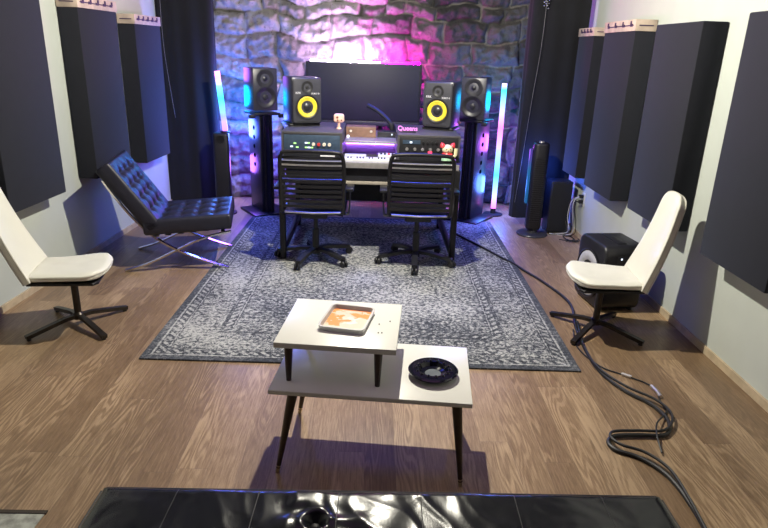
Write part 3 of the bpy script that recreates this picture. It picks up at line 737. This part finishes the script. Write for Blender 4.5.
office_chair('left of the two black strapped office chairs at the desk', (-0.43, 4.66, 0.0), R(0), 248)
office_chair('right of the two black strapped office chairs at the desk', (0.362, 4.64, 0.0), R(-1), 265)

# ------------------------------------------------------------------ white swivel chairs
def swivel_chair(label, loc, rz, base_rot, dx=0.0, lean=0.16):
    t_ = thing('swivel_chair', label, 'chair', loc, rz, 'white vinyl swivel chairs')
    # local +x is the facing direction
    def outline(x_):   # half width of seat by x -0.19..0.20
        return 0.165 + 0.055 * ((x_ + 0.19) / 0.39)
    NU, NV = 25, 25
    def seat(u, v, top):
        a = -0.19 + 0.40 * u; hw = outline(a); sgn = (v - 0.5) * 2
        # superellipse rounding at the front corners
        uu = max(0, (u - 0.72) / 0.28); hw2 = hw * (1 - 0.24 * uu ** 2.6)
        ex = abs(sgn); front = a - (0.04 * ex ** 3) * (u ** 2)
        edge = max(ex ** 8, (abs(u - 0.5) * 2) ** 12)
        z_ = (0.383 + 0.012 * u - 0.014 * (1 - ex * ex) * math.sin(PI * u) + 0.006 * noise.noise((front * 9, sgn * 2, 1)) - 0.016 * edge) if top else (0.328 + 0.016 * edge + 0.012 * u)
        return (front, sgn * hw2, z_)
    b = MB(); b.grid(NU, NV, lambda u, v: seat(u, v, True)); k0 = len(b.v); b.grid(NU, NV, lambda u, v: seat(u, v, False))
    per = [i for i in range(NU)] + [j * NU + NU - 1 for j in range(1, NV)] + [(NV - 1) * NU + i for i in range(NU - 2, -1, -1)] + [j * NU for j in range(NV - 2, 0, -1)]
    for a, c in zip(per, per[1:] + per[:1]): b.f.append((a, c, k0 + c, k0 + a)); b.mi.append(0)
    s_ = b.build('seat', 'vinyl', t_, angle=40)
    lab(s_, 'white vinyl seat cushion')
    ring = [Vector(seat(i / (NU - 1), j / (NV - 1), True)) for i, j in ([(i, 0) for i in range(NU)] + [(NU - 1, j) for j in range(1, NV)] + [(i, NV - 1) for i in range(NU - 2, -1, -1)] + [(0, j) for j in range(NV - 2, -1, -1)])]
    MB().tube([(p.x, p.y, p.z - 0.006) for p in ring], 0.0045, 6, cap=False).build('piping', 'vinylside', s_)
    # black shell under the seat and up the back
    MB().prism([(-0.2, -0.155), (0.15, -0.19), (0.175, -0.16), (0.175, 0.16), (0.15, 0.19), (-0.2, 0.155)], 0.312, 0.328, 0.005).build('shell', 'blackmetal', t_)
    # back
    def back(u, v, frontf):
        hw = 0.190 * (1 - v) + 0.122 * v; sgn = (u - 0.5) * 2; ex = abs(sgn)
        top = max(0, (v - 0.86) / 0.14); hw *= (1 - 0.20 * top ** 3)
        h = 0.335 + 0.545 * v
        xc = -0.185 - lean * v - 0.03 * math.sin(PI * v) * 0.6
        edge = max(ex ** 14, (abs(v - 0.5) * 2) ** 24)
        off = (0.030 - 0.008 * edge - 0.018 * (1 - ex * ex)) if frontf else (-0.026 + 0.012 * edge)
        return (xc + off * 0.93, sgn * hw, h + off * 0.36 + (- 0.02 * ex ** 3 * top))
    b = MB(); b.grid(NU, NV, lambda u, v: back(u, v, True)); b.grid(NU, NV, lambda u, v: back(u, v, False)); k0 = NU * NV
    for a, c in zip(per, per[1:] + per[:1]): b.f.append((a, c, k0 + c, k0 + a)); b.mi.append(0)
    bk = b.build('backrest', 'vinyl', t_, angle=40)
    ring = [Vector(back(i / (NU - 1), j / (NV - 1), True)) for i, j in ([(0, j) for j in range(NV)] + [(i, NV - 1) for i in range(1, NU)] + [(NU - 1, j) for j in range(NV - 2, -1, -1)])]
    MB().tube([(p.x - 0.004, p.y, p.z) for p in ring], 0.0045, 6).build('piping', 'vinylside', bk)
    ring = [Vector(back(i / (NU - 1), j / (NV - 1), False)) for i, j in ([(0, j) for j in range(NV)] + [(i, NV - 1) for i in range(1, NU)] + [(NU - 1, j) for j in range(NV - 2, -1, -1)])]
    MB().tube(ring, 0.0045, 6).build('piping', 'vinylside', bk)
    MB().bar(spline([(-0.05, 0, 0.318), (-0.18, 0, 0.318), (-0.215, 0, 0.335), (-0.235, 0, 0.40)], 6), 0.22, 0.012, (0, 1, 0)).build('back_bracket', 'blackmetal', t_)
    # pedestal
    MB().lathe([(0, 0.045), (0.030, 0.045), (0.030, 0.075), (0.020, 0.085), (0.020, 0.29), (0.045, 0.30), (0.045, 0.313), (0, 0.313)], 20).build('column', 'legmetal', t_)
    for k in range(4):
        a = R(base_rot + 90 * k) - rz; ca, sa = math.cos(a), math.sin(a)
        lg = MB().bar([(0.0, 0.0, 0.062), (0.08 * ca, 0.08 * sa, 0.060), (0.30 * ca, 0.30 * sa, 0.020)], 0.030, 0.022, (-sa, ca, 0)).build('base_leg', 'legmetal', t_)
        MB().lathe([(0, 0), (0.013, 0), (0.011, 0.013), (0, 0.014)], 12, TR(0.285 * ca, 0.285 * sa, 0.0)).build('foot', 'black', lg)
    for o in t_.children:
        if o.name.split('.')[0] in ('seat', 'backrest', 'shell', 'back_bracket'): o.location.x += dx
    return t_
swivel_chair('white vinyl swivel chair by the left wall, partly cut by the frame', (-1.715, 3.36, 0), R(11), 50, 0.0, 0.205)
swivel_chair('white vinyl swivel chair in front of the right wall and subwoofer', (1.405, 3.45, 0), R(175), 47, -0.005, 0.155)

# ------------------------------------------------------------------ tufted lounge chair
def lounge():
    t_ = thing('lounge_chair', 'black tufted leather lounge chair with chrome cross frame on the left', 'lounge chair', (-1.47, 4.62, 0), R(10))
    HWD = 0.30
    def cushion(p0, p1, nrm, th, nu, nv):
        """p0->p1 along length, width along y"""
        p0 = Vector(p0); p1 = Vector(p1); nrm = Vector(nrm).normalized(); L_ = p1 - p0
        NU_, NV_ = nu * 14 + 1, nv * 16 + 1
        def pt(u, v, top):
            a, b_ = u * nu, v * nv
            da, db = abs(a - round(a)), abs(b_ - round(b_))
            ed = min(u, 1 - u) * L_.length; ev = min(v, 1 - v) * 2 * HWD; e = min(ed, ev)
            rim = min(1, e / 0.016); rd = math.sqrt(max(0, 1 - (1 - rim) ** 2))
            if top:
                g_ = min(da, db); r_ = math.hypot(da, db); bf = min(1, max(0, (e - 0.02) / 0.05)); g_ = g_ * bf + 0.5 * (1 - bf)
                h = th * (0.90 + 0.10 * (1 - math.exp(-(g_ / 0.22) ** 1.5))) - (bf * 0.24 * th * math.exp(-(r_ / 0.20) ** 2) if 0.01 < u < 0.99 and 0.01 < v < 0.99 else 0)
                h = h * (0.82 + 0.18 * rd)
            else: h = th * 0.18 * (1 - rd)
            q = p0 + L_ * u + nrm * h; return (q.x, (v - 0.5) * 2 * HWD, q.z)
        b = MB(); b.grid(NU_, NV_, lambda u, v: pt(u, v, True)); b.grid(NU_, NV_, lambda u, v: pt(u, v, False)); k0 = NU_ * NV_
        per = [i for i in range(NU_)] + [j * NU_ + NU_ - 1 for j in range(1, NV_)] + [(NV_ - 1) * NU_ + i for i in range(NU_ - 2, -1, -1)] + [j * NU_ for j in range(NV_ - 2, 0, -1)]
        for a, c in zip(per, per[1:] + per[:1]): b.f.append((a, c, k0 + c, k0 + a)); b.mi.append(0)
        btn = MB()
        for i in range(1, nu):
            for j in range(1, nv):
                q = p0 + L_ * (i / nu) + nrm * (th * 0.62); btn.ball((q.x, (j / nv - 0.5) * 2 * HWD, q.z), 0.011, 10)
        return b, btn
    b, btn = cushion((-0.22, 0, 0.275), (0.40, 0, 0.315), (-0.06, 0, 1), 0.115, 5, 4)
    s_ = b.build('seat_cushion', 'leather2', t_, angle=70); btn.build('buttons', 'seam', s_)
    b, btn = cushion((-0.195, 0, 0.30), (-0.505, 0, 0.745), (0.81, 0, 0.58), 0.115, 5, 4)
    s_ = b.build('back_cushion', 'leather2', t_, angle=70); btn.build('buttons', 'seam', s_)
    for sy in (-1, 1):
        y_ = sy * 0.27
        MB().bar(spline([(0.36, y_, 0.006), (0.22, y_, 0.055), (0.0, y_, 0.155), (-0.16, y_, 0.265), (-0.30, y_, 0.42), (-0.41, y_, 0.585), (-0.465, y_, 0.68)], 8), 0.034, 0.012, (0, 1, 0)).build('frame_bar', 'chrome', t_)
        MB().bar(spline([(-0.38, y_, 0.006), (-0.22, y_, 0.055), (0.0, y_, 0.158), (0.14, y_, 0.225), (0.28, y_, 0.268), (0.39, y_, 0.290)], 8), 0.034, 0.012, (0, 1, 0)).build('frame_bar', 'chrome', t_)
    for (x_, z_) in ((0.33, 0.285), (-0.14, 0.262), (-0.44, 0.64)):
        MB().bar([(x_, -0.265, z_), (x_, 0.265, z_)], 0.03, 0.010, (1, 0, 0)).build('cross_rail', 'chrome', t_)
    for k in range(5):
        x_ = -0.06 + k * 0.09; MB().bar([(x_, -0.27, 0.272 + 0.06 * k * 0.09 / 0.6), (x_, 0.27, 0.272 + 0.06 * k * 0.09 / 0.6)], 0.04, 0.004, (1, 0, 0)).build('seat_strap', 'seam', t_)
lounge()

# ------------------------------------------------------------------ coffee table
TA = R(-5.3)
tb = thing('coffee_table', 'white two tier coffee table with dark tapered legs on the floor', 'coffee table', (0.035, 2.225, 0), TA)
SPL = 0.046
def topboard(x0, x1, y0, y1, z0, z1, name):
    o = MB().box(x0, x1, y0, y1, z1 - 0.003, z1, 0.001).build(name, 'tabletop', tb)
    MB().box(x0, x1, y0, y1, z0, z1 - 0.0035, 0.001).build('edge_band', 'tableedge', o)
topboard(-0.387, 0.380, -0.23, 0.23, 0.362, 0.38, 'lower_top')
topboard(-0.376, 0.088, -0.170, 0.268, 0.528, 0.55, 'upper_top')
for (sx, sy, x_, y_) in ((-1, -1, -0.30, -0.175), (1, -1, 0.325, -0.175), (-1, 1, -0.30, 0.175), (1, 1, 0.325, 0.175)):
    top_ = (x_, y_, 0.362); bot = (x_ + sx * (0.060 if sx < 0 else 0.036), y_ + sy * 0.036, 0.02)
    lg = MB().tube([top_, bot], [0.021, 0.009], 12).build('leg', 'darkwood', tb)
    bt = Vector(bot); dirv = (bt - Vector(top_)).normalized()
    MB().tube([bt - dirv * 0.012, bt + dirv * 0.0195], [0.0095, 0.008], 12).build('ferrule', 'brass', lg)
for (x_, y_) in ((-0.325, -0.142), (0.020, -0.142), (-0.325, 0.19), (0.020, 0.19)):
    MB().tube([(x_, y_, 0.528), (x_, y_ - 0.004, 0.380)], [0.0175, 0.010], 12).build('riser_leg', 'darkwood', tb)
# tray
tr_ = thing('rolling_tray', 'small orange and white rectangular tray on the upper table tier', 'tray', (-0.085, 2.300, 0.5505), R(-12))
MB().prism(rrect(-0.088, 0.088, -0.112, 0.112, 0.022), 0, 0.004, 0.0).build('tray_base', 'trayprint', tr_)
o_ = rrect(-0.095, 0.095, -0.119, 0.119, 0.026); i_ = rrect(-0.081, 0.081, -0.105, 0.105, 0.017); m_ = rrect(-0.087, 0.087, -0.111, 0.111, 0.020)
n = len(o_); b = MB(); b.add([(p[0], p[1], 0.020) for p in o_] + [(p[0] * .97, p[1] * .97, 0.0) for p in o_] + [(p[0], p[1], 0.020) for p in m_] + [(p[0], p[1], 0.004) for p in i_],
    [(k, (k + 1) % n, n + (k + 1) % n, n + k) for k in range(n)] + [(k, (k + 1) % n, 2 * n + (k + 1) % n, 2 * n + k) for k in range(n)] + [(2 * n + k, 2 * n + (k + 1) % n, 3 * n + (k + 1) % n, 3 * n + k) for k in range(n)])
b.build('rim', 'trayrim', tr_)
# crumbs beside the tray
for k, (x_, y_, cl_) in enumerate(((0.045, 2.27, 'tiny dark crumb right of the orange tray, near its middle'), (0.041, 2.19, 'left one of two tiny crumbs by the tray front corner'), (0.055, 2.19, 'right one of two tiny crumbs by the tray front corner'), (0.09, 2.30, 'tiny dark crumb farthest right on the upper table tier'))):
    o = MB().ball((0, 0, 0.002), (0.003, 0.003, 0.002), 6).build('crumb', 'seam', loc=(x_, y_, 0.5505)); tag(o, cl_, 'crumb', 'crumbs beside the tray')
# ashtray
at_ = thing('ashtray', 'round black glass ashtray on the lower table tier', 'ashtray', (0.264, 2.170, 0.3805), 0.3)
b = MB(); b.lathe([(0, 0.0), (0.062, 0.0), (0.080, 0.006), (0.098, 0.020), (0.100, 0.025), (0.095, 0.029), (0.080, 0.028), (0.066, 0.031), (0.060, 0.030), (0.050, 0.014), (0.034, 0.010)], 64)
b.build('bowl', 'glassblack', at_, angle=25)
MB().lathe([(0, 0.0085), (0.033, 0.0085), (0.030, 0.011), (0, 0.012)], 24).build('bowl_centre', 'clearglass', at_)
for k in range(14):
    a = 2 * PI * k / 14
    MB().ball((0.066 * math.cos(a), 0.066 * math.sin(a), 0.0295), (0.008, 0.008, 0.006), 8).build('glass_bead', 'glassblack', at_)

# ------------------------------------------------------------------ daybed in the foreground
def daybed():
    t_ = thing('leather_bench', 'black leather tufted bench in the foreground at the bottom edge', 'bench', (0.06, 1.45, 0))
    X0, X1, Y0, Y1 = -0.80, 0.80, -0.80, 0.0
    seams = [-0.58, -0.352, -0.128, 0.102, 0.367, 0.618]
    NU_, NV_ = 321, 141; TZ = 0.42
    btns = [(-0.187, -0.135)] + [(x_, yb) for x_ in seams for yb in (-0.30, -0.53)]
    def pt(u, v, top):
        x_ = X0 + (X1 - X0) * u; y_ = Y0 + (Y1 - Y0) * v
        e = min(x_ - X0, X1 - x_, y_ - Y0, Y1 - y_); rim = min(1, e / 0.035); rd = math.sqrt(max(0, 1 - (1 - rim) ** 2))
        if not top: return (x_, y_, 0.27 + 0.02 * (1 - rd))
        z_ = TZ - 0.030 * (1 - rd)
        amp = math.exp(-((x_ + 0.02) / 0.33) ** 2)
        for s_ in seams:
            dd = x_ - s_ - 0.004 * math.sin(y_ * 9); z_ -= 0.003 * math.exp(-(dd / 0.08) ** 2)
        for bx_, by_ in btns:
            rr = math.hypot((x_ - bx_), (y_ - by_) * 1.0)
            if rr < 0.25:
                an = math.atan2(y_ - by_, x_ - bx_)
                z_ -= 0.030 * math.exp(-(rr / 0.022) ** 2); z_ += 0.006 * math.exp(-((rr - 0.036) / 0.012) ** 2)
                z_ += 0.004 * math.sin(an * 4 + bx_ * 30 + 2.5 * noise.noise((x_ * 14, y_ * 14, 2))) * math.exp(-((rr - 0.08) / 0.05) ** 2)
        nn = noise.noise((x_ * 11 + 3, y_ * 6, 1.5)); rg = 1 - abs(noise.noise((x_ * 10 + y_ * 5, y_ * 5 - x_ * 2, 4.0))) * 2
        z_ += (0.0045 * nn + 0.006 * max(0, rg - 0.35)) * (0.12 + 0.95 * amp) * rim
        return (x_, y_, z_)
    b = MB(); b.grid(NU_, NV_, lambda u, v: pt(u, v, True)); b.grid(61, 31, lambda u, v: pt(u, v, False))
    k0 = len(b.v)
    # side skirt
    def perim(nu, nv, off): return None
    top_per = [i for i in range(NU_)] + [j * NU_ + NU_ - 1 for j in range(1, NV_)] + [(NV_ - 1) * NU_ + i for i in range(NU_ - 2, -1, -1)] + [j * NU_ for j in range(NV_ - 2, 0, -1)]
    low = [(b.v[i][0], b.v[i][1], 0.285) for i in top_per]
    b.v += low; n_ = len(top_per)
    for k in range(n_): b.f.append((top_per[k], top_per[(k + 1) % n_], k0 + (k + 1) % n_, k0 + k)); b.mi.append(0)
    cu = b.build('cushion', 'leather', t_, angle=70)
    MB().tube([(X0 + 0.01, Y1 + 0.002, TZ - 0.022), (X1 - 0.01, Y1 + 0.002, TZ - 0.022)], 0.0045, 8).build('piping', 'seam', cu)
    for xx in (X0 - 0.001, X1 + 0.001): MB().tube([(xx, Y1 - 0.01, TZ - 0.024), (xx, Y0 + 0.01, TZ - 0.024)], 0.0045, 8).build('piping', 'seam', cu)
    for s_ in seams:
        pp = []
        for k in range(61):
            y_ = Y1 - 0.004 - 0.76 * k / 60; x_ = s_ + 0.004 * math.sin(y_ * 9); q_ = pt((x_ - X0) / (X1 - X0), (y_ - Y0) / (Y1 - Y0), True); pp.append((x_, y_, q_[2] - 0.0012))
        MB().tube(pp, 0.0022, 6).build('seam', 'seam', cu)
    for bx_, by_ in btns: MB().ball((bx_, by_, TZ - 0.022), (0.012, 0.012, 0.006), 14).build('button', 'seam', cu)
    MB().box(X0 + 0.03, X1 - 0.03, Y0 + 0.03, Y1 - 0.04, 0.22, 0.27, 0.005).build('wooden_base', 'darkwood', t_)
    for x_ in (X0 + 0.12, X1 - 0.12):
        for y_ in (Y0 + 0.1, Y1 - 0.11): MB().tube([(x_, y_, 0.22), (x_, y_, 0.0)], 0.018, 14).build('leg', 'chrome', t_)
daybed()

# ------------------------------------------------------------------ subwoofer
t_ = thing('subwoofer', 'black subwoofer with pale ring on the floor behind right white chair', 'subwoofer', (1.635, 3.93, 0), R(7))
b = MB(); b.prism(rrect(-0.195, 0.195, 0.0, 0.44, 0.06), -0.145, 0.145, 0.02, TR(0, 0, 0.012, R(90), 0, R(90)) )
b.build('cabinet', 'black', t_)
def ringat(prof, nm, mt_): MB().lathe([(q[0] * 1.09, q[1]) for q in prof], 48, AX((-0.150, 0.0, 0.215), (-1.15, 0.0, 0.215))).build(nm, mt_, t_)
ringat([(0.152, 0.0), (0.155, 0.006), (0.148, 0.010), (0.14, 0.004)], 'outer_ring', 'black')
ringat([(0.142, 0.002), (0.125, 0.012), (0.095, 0.010), (0.082, 0.003)], 'surround', 'ringwhite')
ringat([(0.084, 0.002), (0.05, -0.004), (0.045, 0.004), (0, 0.014)], 'cone', 'cone')
MB().box(-0.03, 0.03, -0.12, 0.12, 0.451, 0.458, 0.003).build('top_handle', 'black', t_)
MB().box(-0.06, 0.08, -0.199, -0.194, 0.28, 0.39, 0.001).build('control_panel', 'black', t_)
MB().ball((-0.035, -0.200, 0.375), 0.006, 10).build('power_light', 'led_white', t_)
for x_ in (-0.11, 0.11):
    for y_ in (-0.14, 0.14): MB().lathe([(0, 0), (0.018, 0), (0.018, 0.013), (0, 0.013)], 14, TR(x_, y_, 0)).build('foot', 'black', t_)

# ------------------------------------------------------------------ tower fan, slim tower, corner box
t_ = thing('tower_fan', 'slim black tower fan on round base with a dim violet and cyan stripe', 'fan', (1.525, 5.57, 0), R(-8))
FAN = t_
MB().lathe([(0, 0), (0.142, 0), (0.145, 0.008), (0.138, 0.018), (0.05, 0.028), (0.045, 0.06), (0, 0.062)], 40).build('base', 'satin', t_)
b = MB(); b.prism(rrect(-0.070, 0.070, -0.075, 0.075, 0.045), 0.06, 0.86, 0.02); b.build('body', 'matte', t_)
b = MB()
for k in range(30): b.box(-0.045, 0.045, -0.080, -0.075, 0.14 + k * 0.02, 0.146 + k * 0.02)
b.build('front_grille', 'black', t_, smooth=False)
MB().lathe([(0, 0), (0.026, 0), (0.024, 0.012), (0, 0.014)], 20, TR(0, 0, 0.86)).build('control_dial', 'silver', t_)
b = MB(); b.box(-0.098, -0.076, -0.03, 0.03, -0.25, 0.25, 0.006)
o = b.build('light_stripe', 'tubeD', t_); o.location = (0, 0, 0.55); lab(o, 'dim violet and cyan light stripe')
pl_ = bpy.data.lights.new('stripe_light', 'POINT'); pl_.energy = 9; pl_.color = (0.06, 0.16, 1.0); pl_.shadow_soft_size = 0.05
po = bpy.data.objects.new('stripe_light', pl_); C.objects.link(po); po.parent = t_; po.location = (0.02, 0.12, 0.62)
t_ = thing('tower_speaker', 'slim black tower with a round dial, before the left drape', 'tower speaker', (-1.47, 6.05, 0), R(8))
b = MB(); b.prism(rrect(-0.075, 0.075, -0.075, 0.075, 0.03), 0.02, 0.80, 0.02); b.build('body', 'matte', t_)
MB().lathe([(0, 0), (0.12, 0), (0.12, 0.015), (0.06, 0.022), (0, 0.022)], 30).build('base', 'black', t_)
disc([(0.036, 0.0), (0.038, 0.005), (0.026, 0.004), (0, 0.002)], 0.0, 0.745, -0.075).build('dial', 'blackmetal', t_)
t_ = thing('corner_speaker', 'square black box speaker on floor under the blue lit panel', 'speaker', (1.775, 5.71, 0), 0)
MB().box(-0.10, 0.10, -0.10, 0.09, 0.012, 0.50, 0.008).build('cabinet', 'matte', t_)
MB().box(-0.09, 0.09, -0.108, -0.10, 0.022, 0.49, 0.003).build('grille', 'fabric', t_)
for x_ in (-0.08, 0.08):
    for y_ in (-0.08, 0.07): MB().box(x_ - .012, x_ + .012, y_ - .012, y_ + .012, 0, 0.012).build('foot', 'black', t_)

# ------------------------------------------------------------------ rgb light tubes
def tube_lamp(label, loc, h, mat, rot, pts, br=0.10, z0=0.07):
    t_ = thing('rgb_floor_lamp', label, 'floor lamp', loc, 0)
    MB().lathe([(0, 0), (br, 0), (br, 0.012), (0.03, 0.018), (0.024, z0), (0, z0)], 32).build('base', 'black', t_)
    b = MB(); b.tube([(0, 0, 0), (0, 0, 1)], 0.026, 16)
    o = b.build('light_tube', mat, t_); o.scale = (1, 1, h); o.location = (0, 0, z0); o.rotation_euler = rot
    for z_, c_, e_ in pts:
        pl_ = bpy.data.lights.new('tube_light', 'POINT'); pl_.energy = e_; pl_.color = c_; pl_.shadow_soft_size = 0.12
        po = bpy.data.objects.new('tube_light', pl_); C.objects.link(po); po.parent = t_; po.location = (math.tan(rot[1]) * z_ + (0.10 if br < 0.1 else 0), 0.30 if br < 0.1 else 0.0, z_)
    return t_
tube_lamp('glowing pink and cyan light tube standing right of the desk', (1.285, 6.28, 0), 1.26, 'tubeR', (0, 0, 0), ((0.3, (0.08, 0.20, 1.0), 26), (0.75, (0.45, 0.10, 1.0), 20), (1.15, (0.0, 0.45, 1.0), 15)))
tube_lamp('glowing violet and blue light tube standing on the slim left tower', (-1.425, 6.05, 0.800), 0.55, 'tubeL', (0, R(-5.2), 0), ((-0.35, (0.30, 0.10, 1.0), 14), (0.02, (0.08, 0.14, 1.0), 34), (0.32, (0.0, 0.34, 1.0), 22), (0.58, (0.35, 0.12, 1.0), 8)), 0.045, 0.02)

# ------------------------------------------------------------------ wall outlets and cables
def cable(name, pts, r, mat, label, cat='cable', parent=None):
    o = MB().tube(spline(pts, 10), r, 8).build(name, mat, parent)
    return tag(o, label, cat) if not parent else o
t_ = thing('wall_outlet', 'white wall outlet with black plugs low on the right wall', 'outlet', (XR - 0.001, 5.52, 0.36))
MB().box(-0.008, 0, -0.04, 0.04, -0.06, 0.06, 0.002).build('plate', 'outlet', t_)
for z_ in (-0.022, 0.028): MB().box(-0.045, -0.008, -0.018, 0.018, z_ - 0.016, z_ + 0.016, 0.004).build('plug', 'black', t_)
rc = random.Random(5)
for k in range(5):
    y0 = 5.52; pts = [(XR - 0.045, y0, 0.335 + 0.05 * (k % 2)), (XR - 0.10, y0 + 0.03 * k - 0.05, 0.33), (XR - 0.08 - .01 * k, y0 + 0.05 * k - 0.09, 0.18), (XR - 0.06 - .015 * k, y0 - 0.05 + .02 * k, 0.05), (XR - 0.12 - .03 * k, y0 + 0.02 * k, 0.006), (XR - 0.22 - .04 * k, y0 + 0.10 - 0.03 * k, 0.006)]
    cable('power_cable', pts, 0.0035, 'whitecable' if k % 2 else 'rubber', ['black cable looping highest out of the right outlet', 'white cable hanging from the right outlet nearest the panel', 'black cable in the middle of the right outlet tangle', 'white cable in the tangle below right outlet', 'black cable lying farthest out from right outlet'][k])
for k in range(3):
    a0 = rc.random() * 6; pts = [(1.80 + 0.07 * math.cos(a0 + q * 1.0) * (1 - .05 * q) + .01 * q, 5.46 + 0.10 * math.sin(a0 + q * 1.0) - 0.03 * k, 0.005 + 0.004 * k + 0.002 * (q % 2)) for q in range(9)]
    cable('coiled_cable', pts, 0.0035, 'rubber', ['thin cable loop on the floor beside the tower fan base', 'second thin cable loop on the floor by the fan base', 'topmost thin cable loop on the floor by the fan base'][k])
t_ = thing('wall_outlet', 'outlet with a plug on the left wall behind the lounge chair', 'outlet', (LX(5.5) + 0.001, 5.5, 0.45), 0)
MB().box(0, 0.008, -0.04, 0.04, -0.06, 0.06, 0.002).build('plate', 'outlet', t_)
MB().box(0.008, 0.04, -0.016, 0.016, -0.016, 0.016, 0.004).build('plug', 'black', t_)
cable('power_cable', [(LX(5.5) + 0.045, 5.5, 0.45), (LX(5.5) + 0.10, 5.46, 0.47), (LX(5.5) + 0.09, 5.40, 0.40), (LX(5.4) + 0.06, 5.44, 0.2), (LX(5.4) + 0.06, 5.5, 0.006)], 0.004, 'rubber', 'black cable dropping from the left wall outlet')
# floor cables: thick loom from the desk past the chair towards the bench
base_pts = [(0.75, 5.55, .016), (0.95, 5.1, 0.018), (1.03, 4.92, 0.018), (1.09, 4.78, 0.017), (1.155, 4.66, 0.014), (1.21, 4.50, 0.010), (1.29, 4.27, 0.010), (1.365, 3.95, 0.010), (1.36, 3.75, 0.010), (1.30, 3.50, 0.010), (1.262, 3.25, 0.010), (1.245, 3.0, 0.010), (1.262, 2.84, 0.010), (1.315, 2.70, 0.010), (1.385, 2.60, 0.010), (1.412, 2.50, 0.010), (1.40, 2.41, 0.010), (1.34, 2.33, 0.012), (1.22, 2.325, 0.013), (1.11, 2.315, 0.012), (1.065, 2.27, 0.010), (1.08, 2.215, 0.010), (1.16, 2.165, 0.010), (1.225, 2.06, 0.010), (1.24, 1.9, 0.010), (1.22, 1.65, 0.010), (1.18, 1.3, 0.010)]
cable('audio_cable', base_pts, 0.0095, 'rubber', 'thick black cable running from the desk across the floor to bench', 'cable')
p2_ = [(x_ + 0.020 * math.sin(i * 0.9 + 1) + 0.012, y_ + 0.016, 0.0285 if 5 < i < 24 else z_ + .016) for i, (x_, y_, z_) in enumerate(base_pts)]
p2_ = [(q[0], q[1], 0.008 if False else q[2]) for q in p2_[9:]]
cable('audio_cable', [(q[0], q[1], 0.0255) for q in p2_], 0.0065, 'rubber', 'thinner black cable twisted over the thick floor cable', 'cable')
t3 = thing('instrument_cable', 'thin black cable with silver connectors on the floor near right chair', 'cable', (0, 0, 0))
MB().tube(spline([(1.27, 3.44, 0.006), (1.22, 3.20, 0.006), (1.27, 2.98, 0.006), (1.37, 2.88, 0.006), (1.455, 2.80, 0.006), (1.475, 2.72, 0.006), (1.45, 2.62, 0.008), (1.44, 2.53, 0.006), (1.335, 2.40, 0.03), (1.29, 2.30, 0.030), (1.27, 2.2, 0.012)], 10), 0.004, 8).build('cord', 'rubber', t3)
lab(MB().tube([(1.36, 2.888, 0.009), (1.40, 2.855, 0.009)], 0.009, 12).build('connector', 'silver', t3), 'small silver joint')
lab(MB().tube([(1.468, 2.765, 0.010), (1.475, 2.715, 0.010), (1.470, 2.66, 0.010)], 0.010, 12).build('connector', 'silver', t3), 'silver plug connector')
# thin hanging cables on the drapes
cable('hanging_cable', [(1.49, 5.80, 2.15), (1.485, 5.80, 1.7), (1.45, 5.80, 1.2), (1.42, 5.80, 0.7), (1.39, 5.80, 0.25)], 0.0018, 'thincable', 'thin pale cable hanging down the right drape', 'cable')
t_ = thing('string_light', 'bunch of small silver beads hanging at top of right drape', 'ornament', (1.485, 5.79, 2.0))
b = MB(); rb = random.Random(2)
for k in range(26): b.ball((rb.uniform(-0.022, 0.022), rb.uniform(-0.012, 0.0), 0.0 + k * 0.006 + rb.uniform(-.01, .01)), 0.007, 6)
b.build('beads', 'chrome', t_)
cable('hanging_cable', [(-2.03, 6.29, 2.1), (-2.03, 6.29, 1.6), (-2.0, 6.29, 1.2), (-1.97, 6.29, 0.9)], 0.0018, 'thincable', 'thin pale cable hanging down the left drape', 'cable')
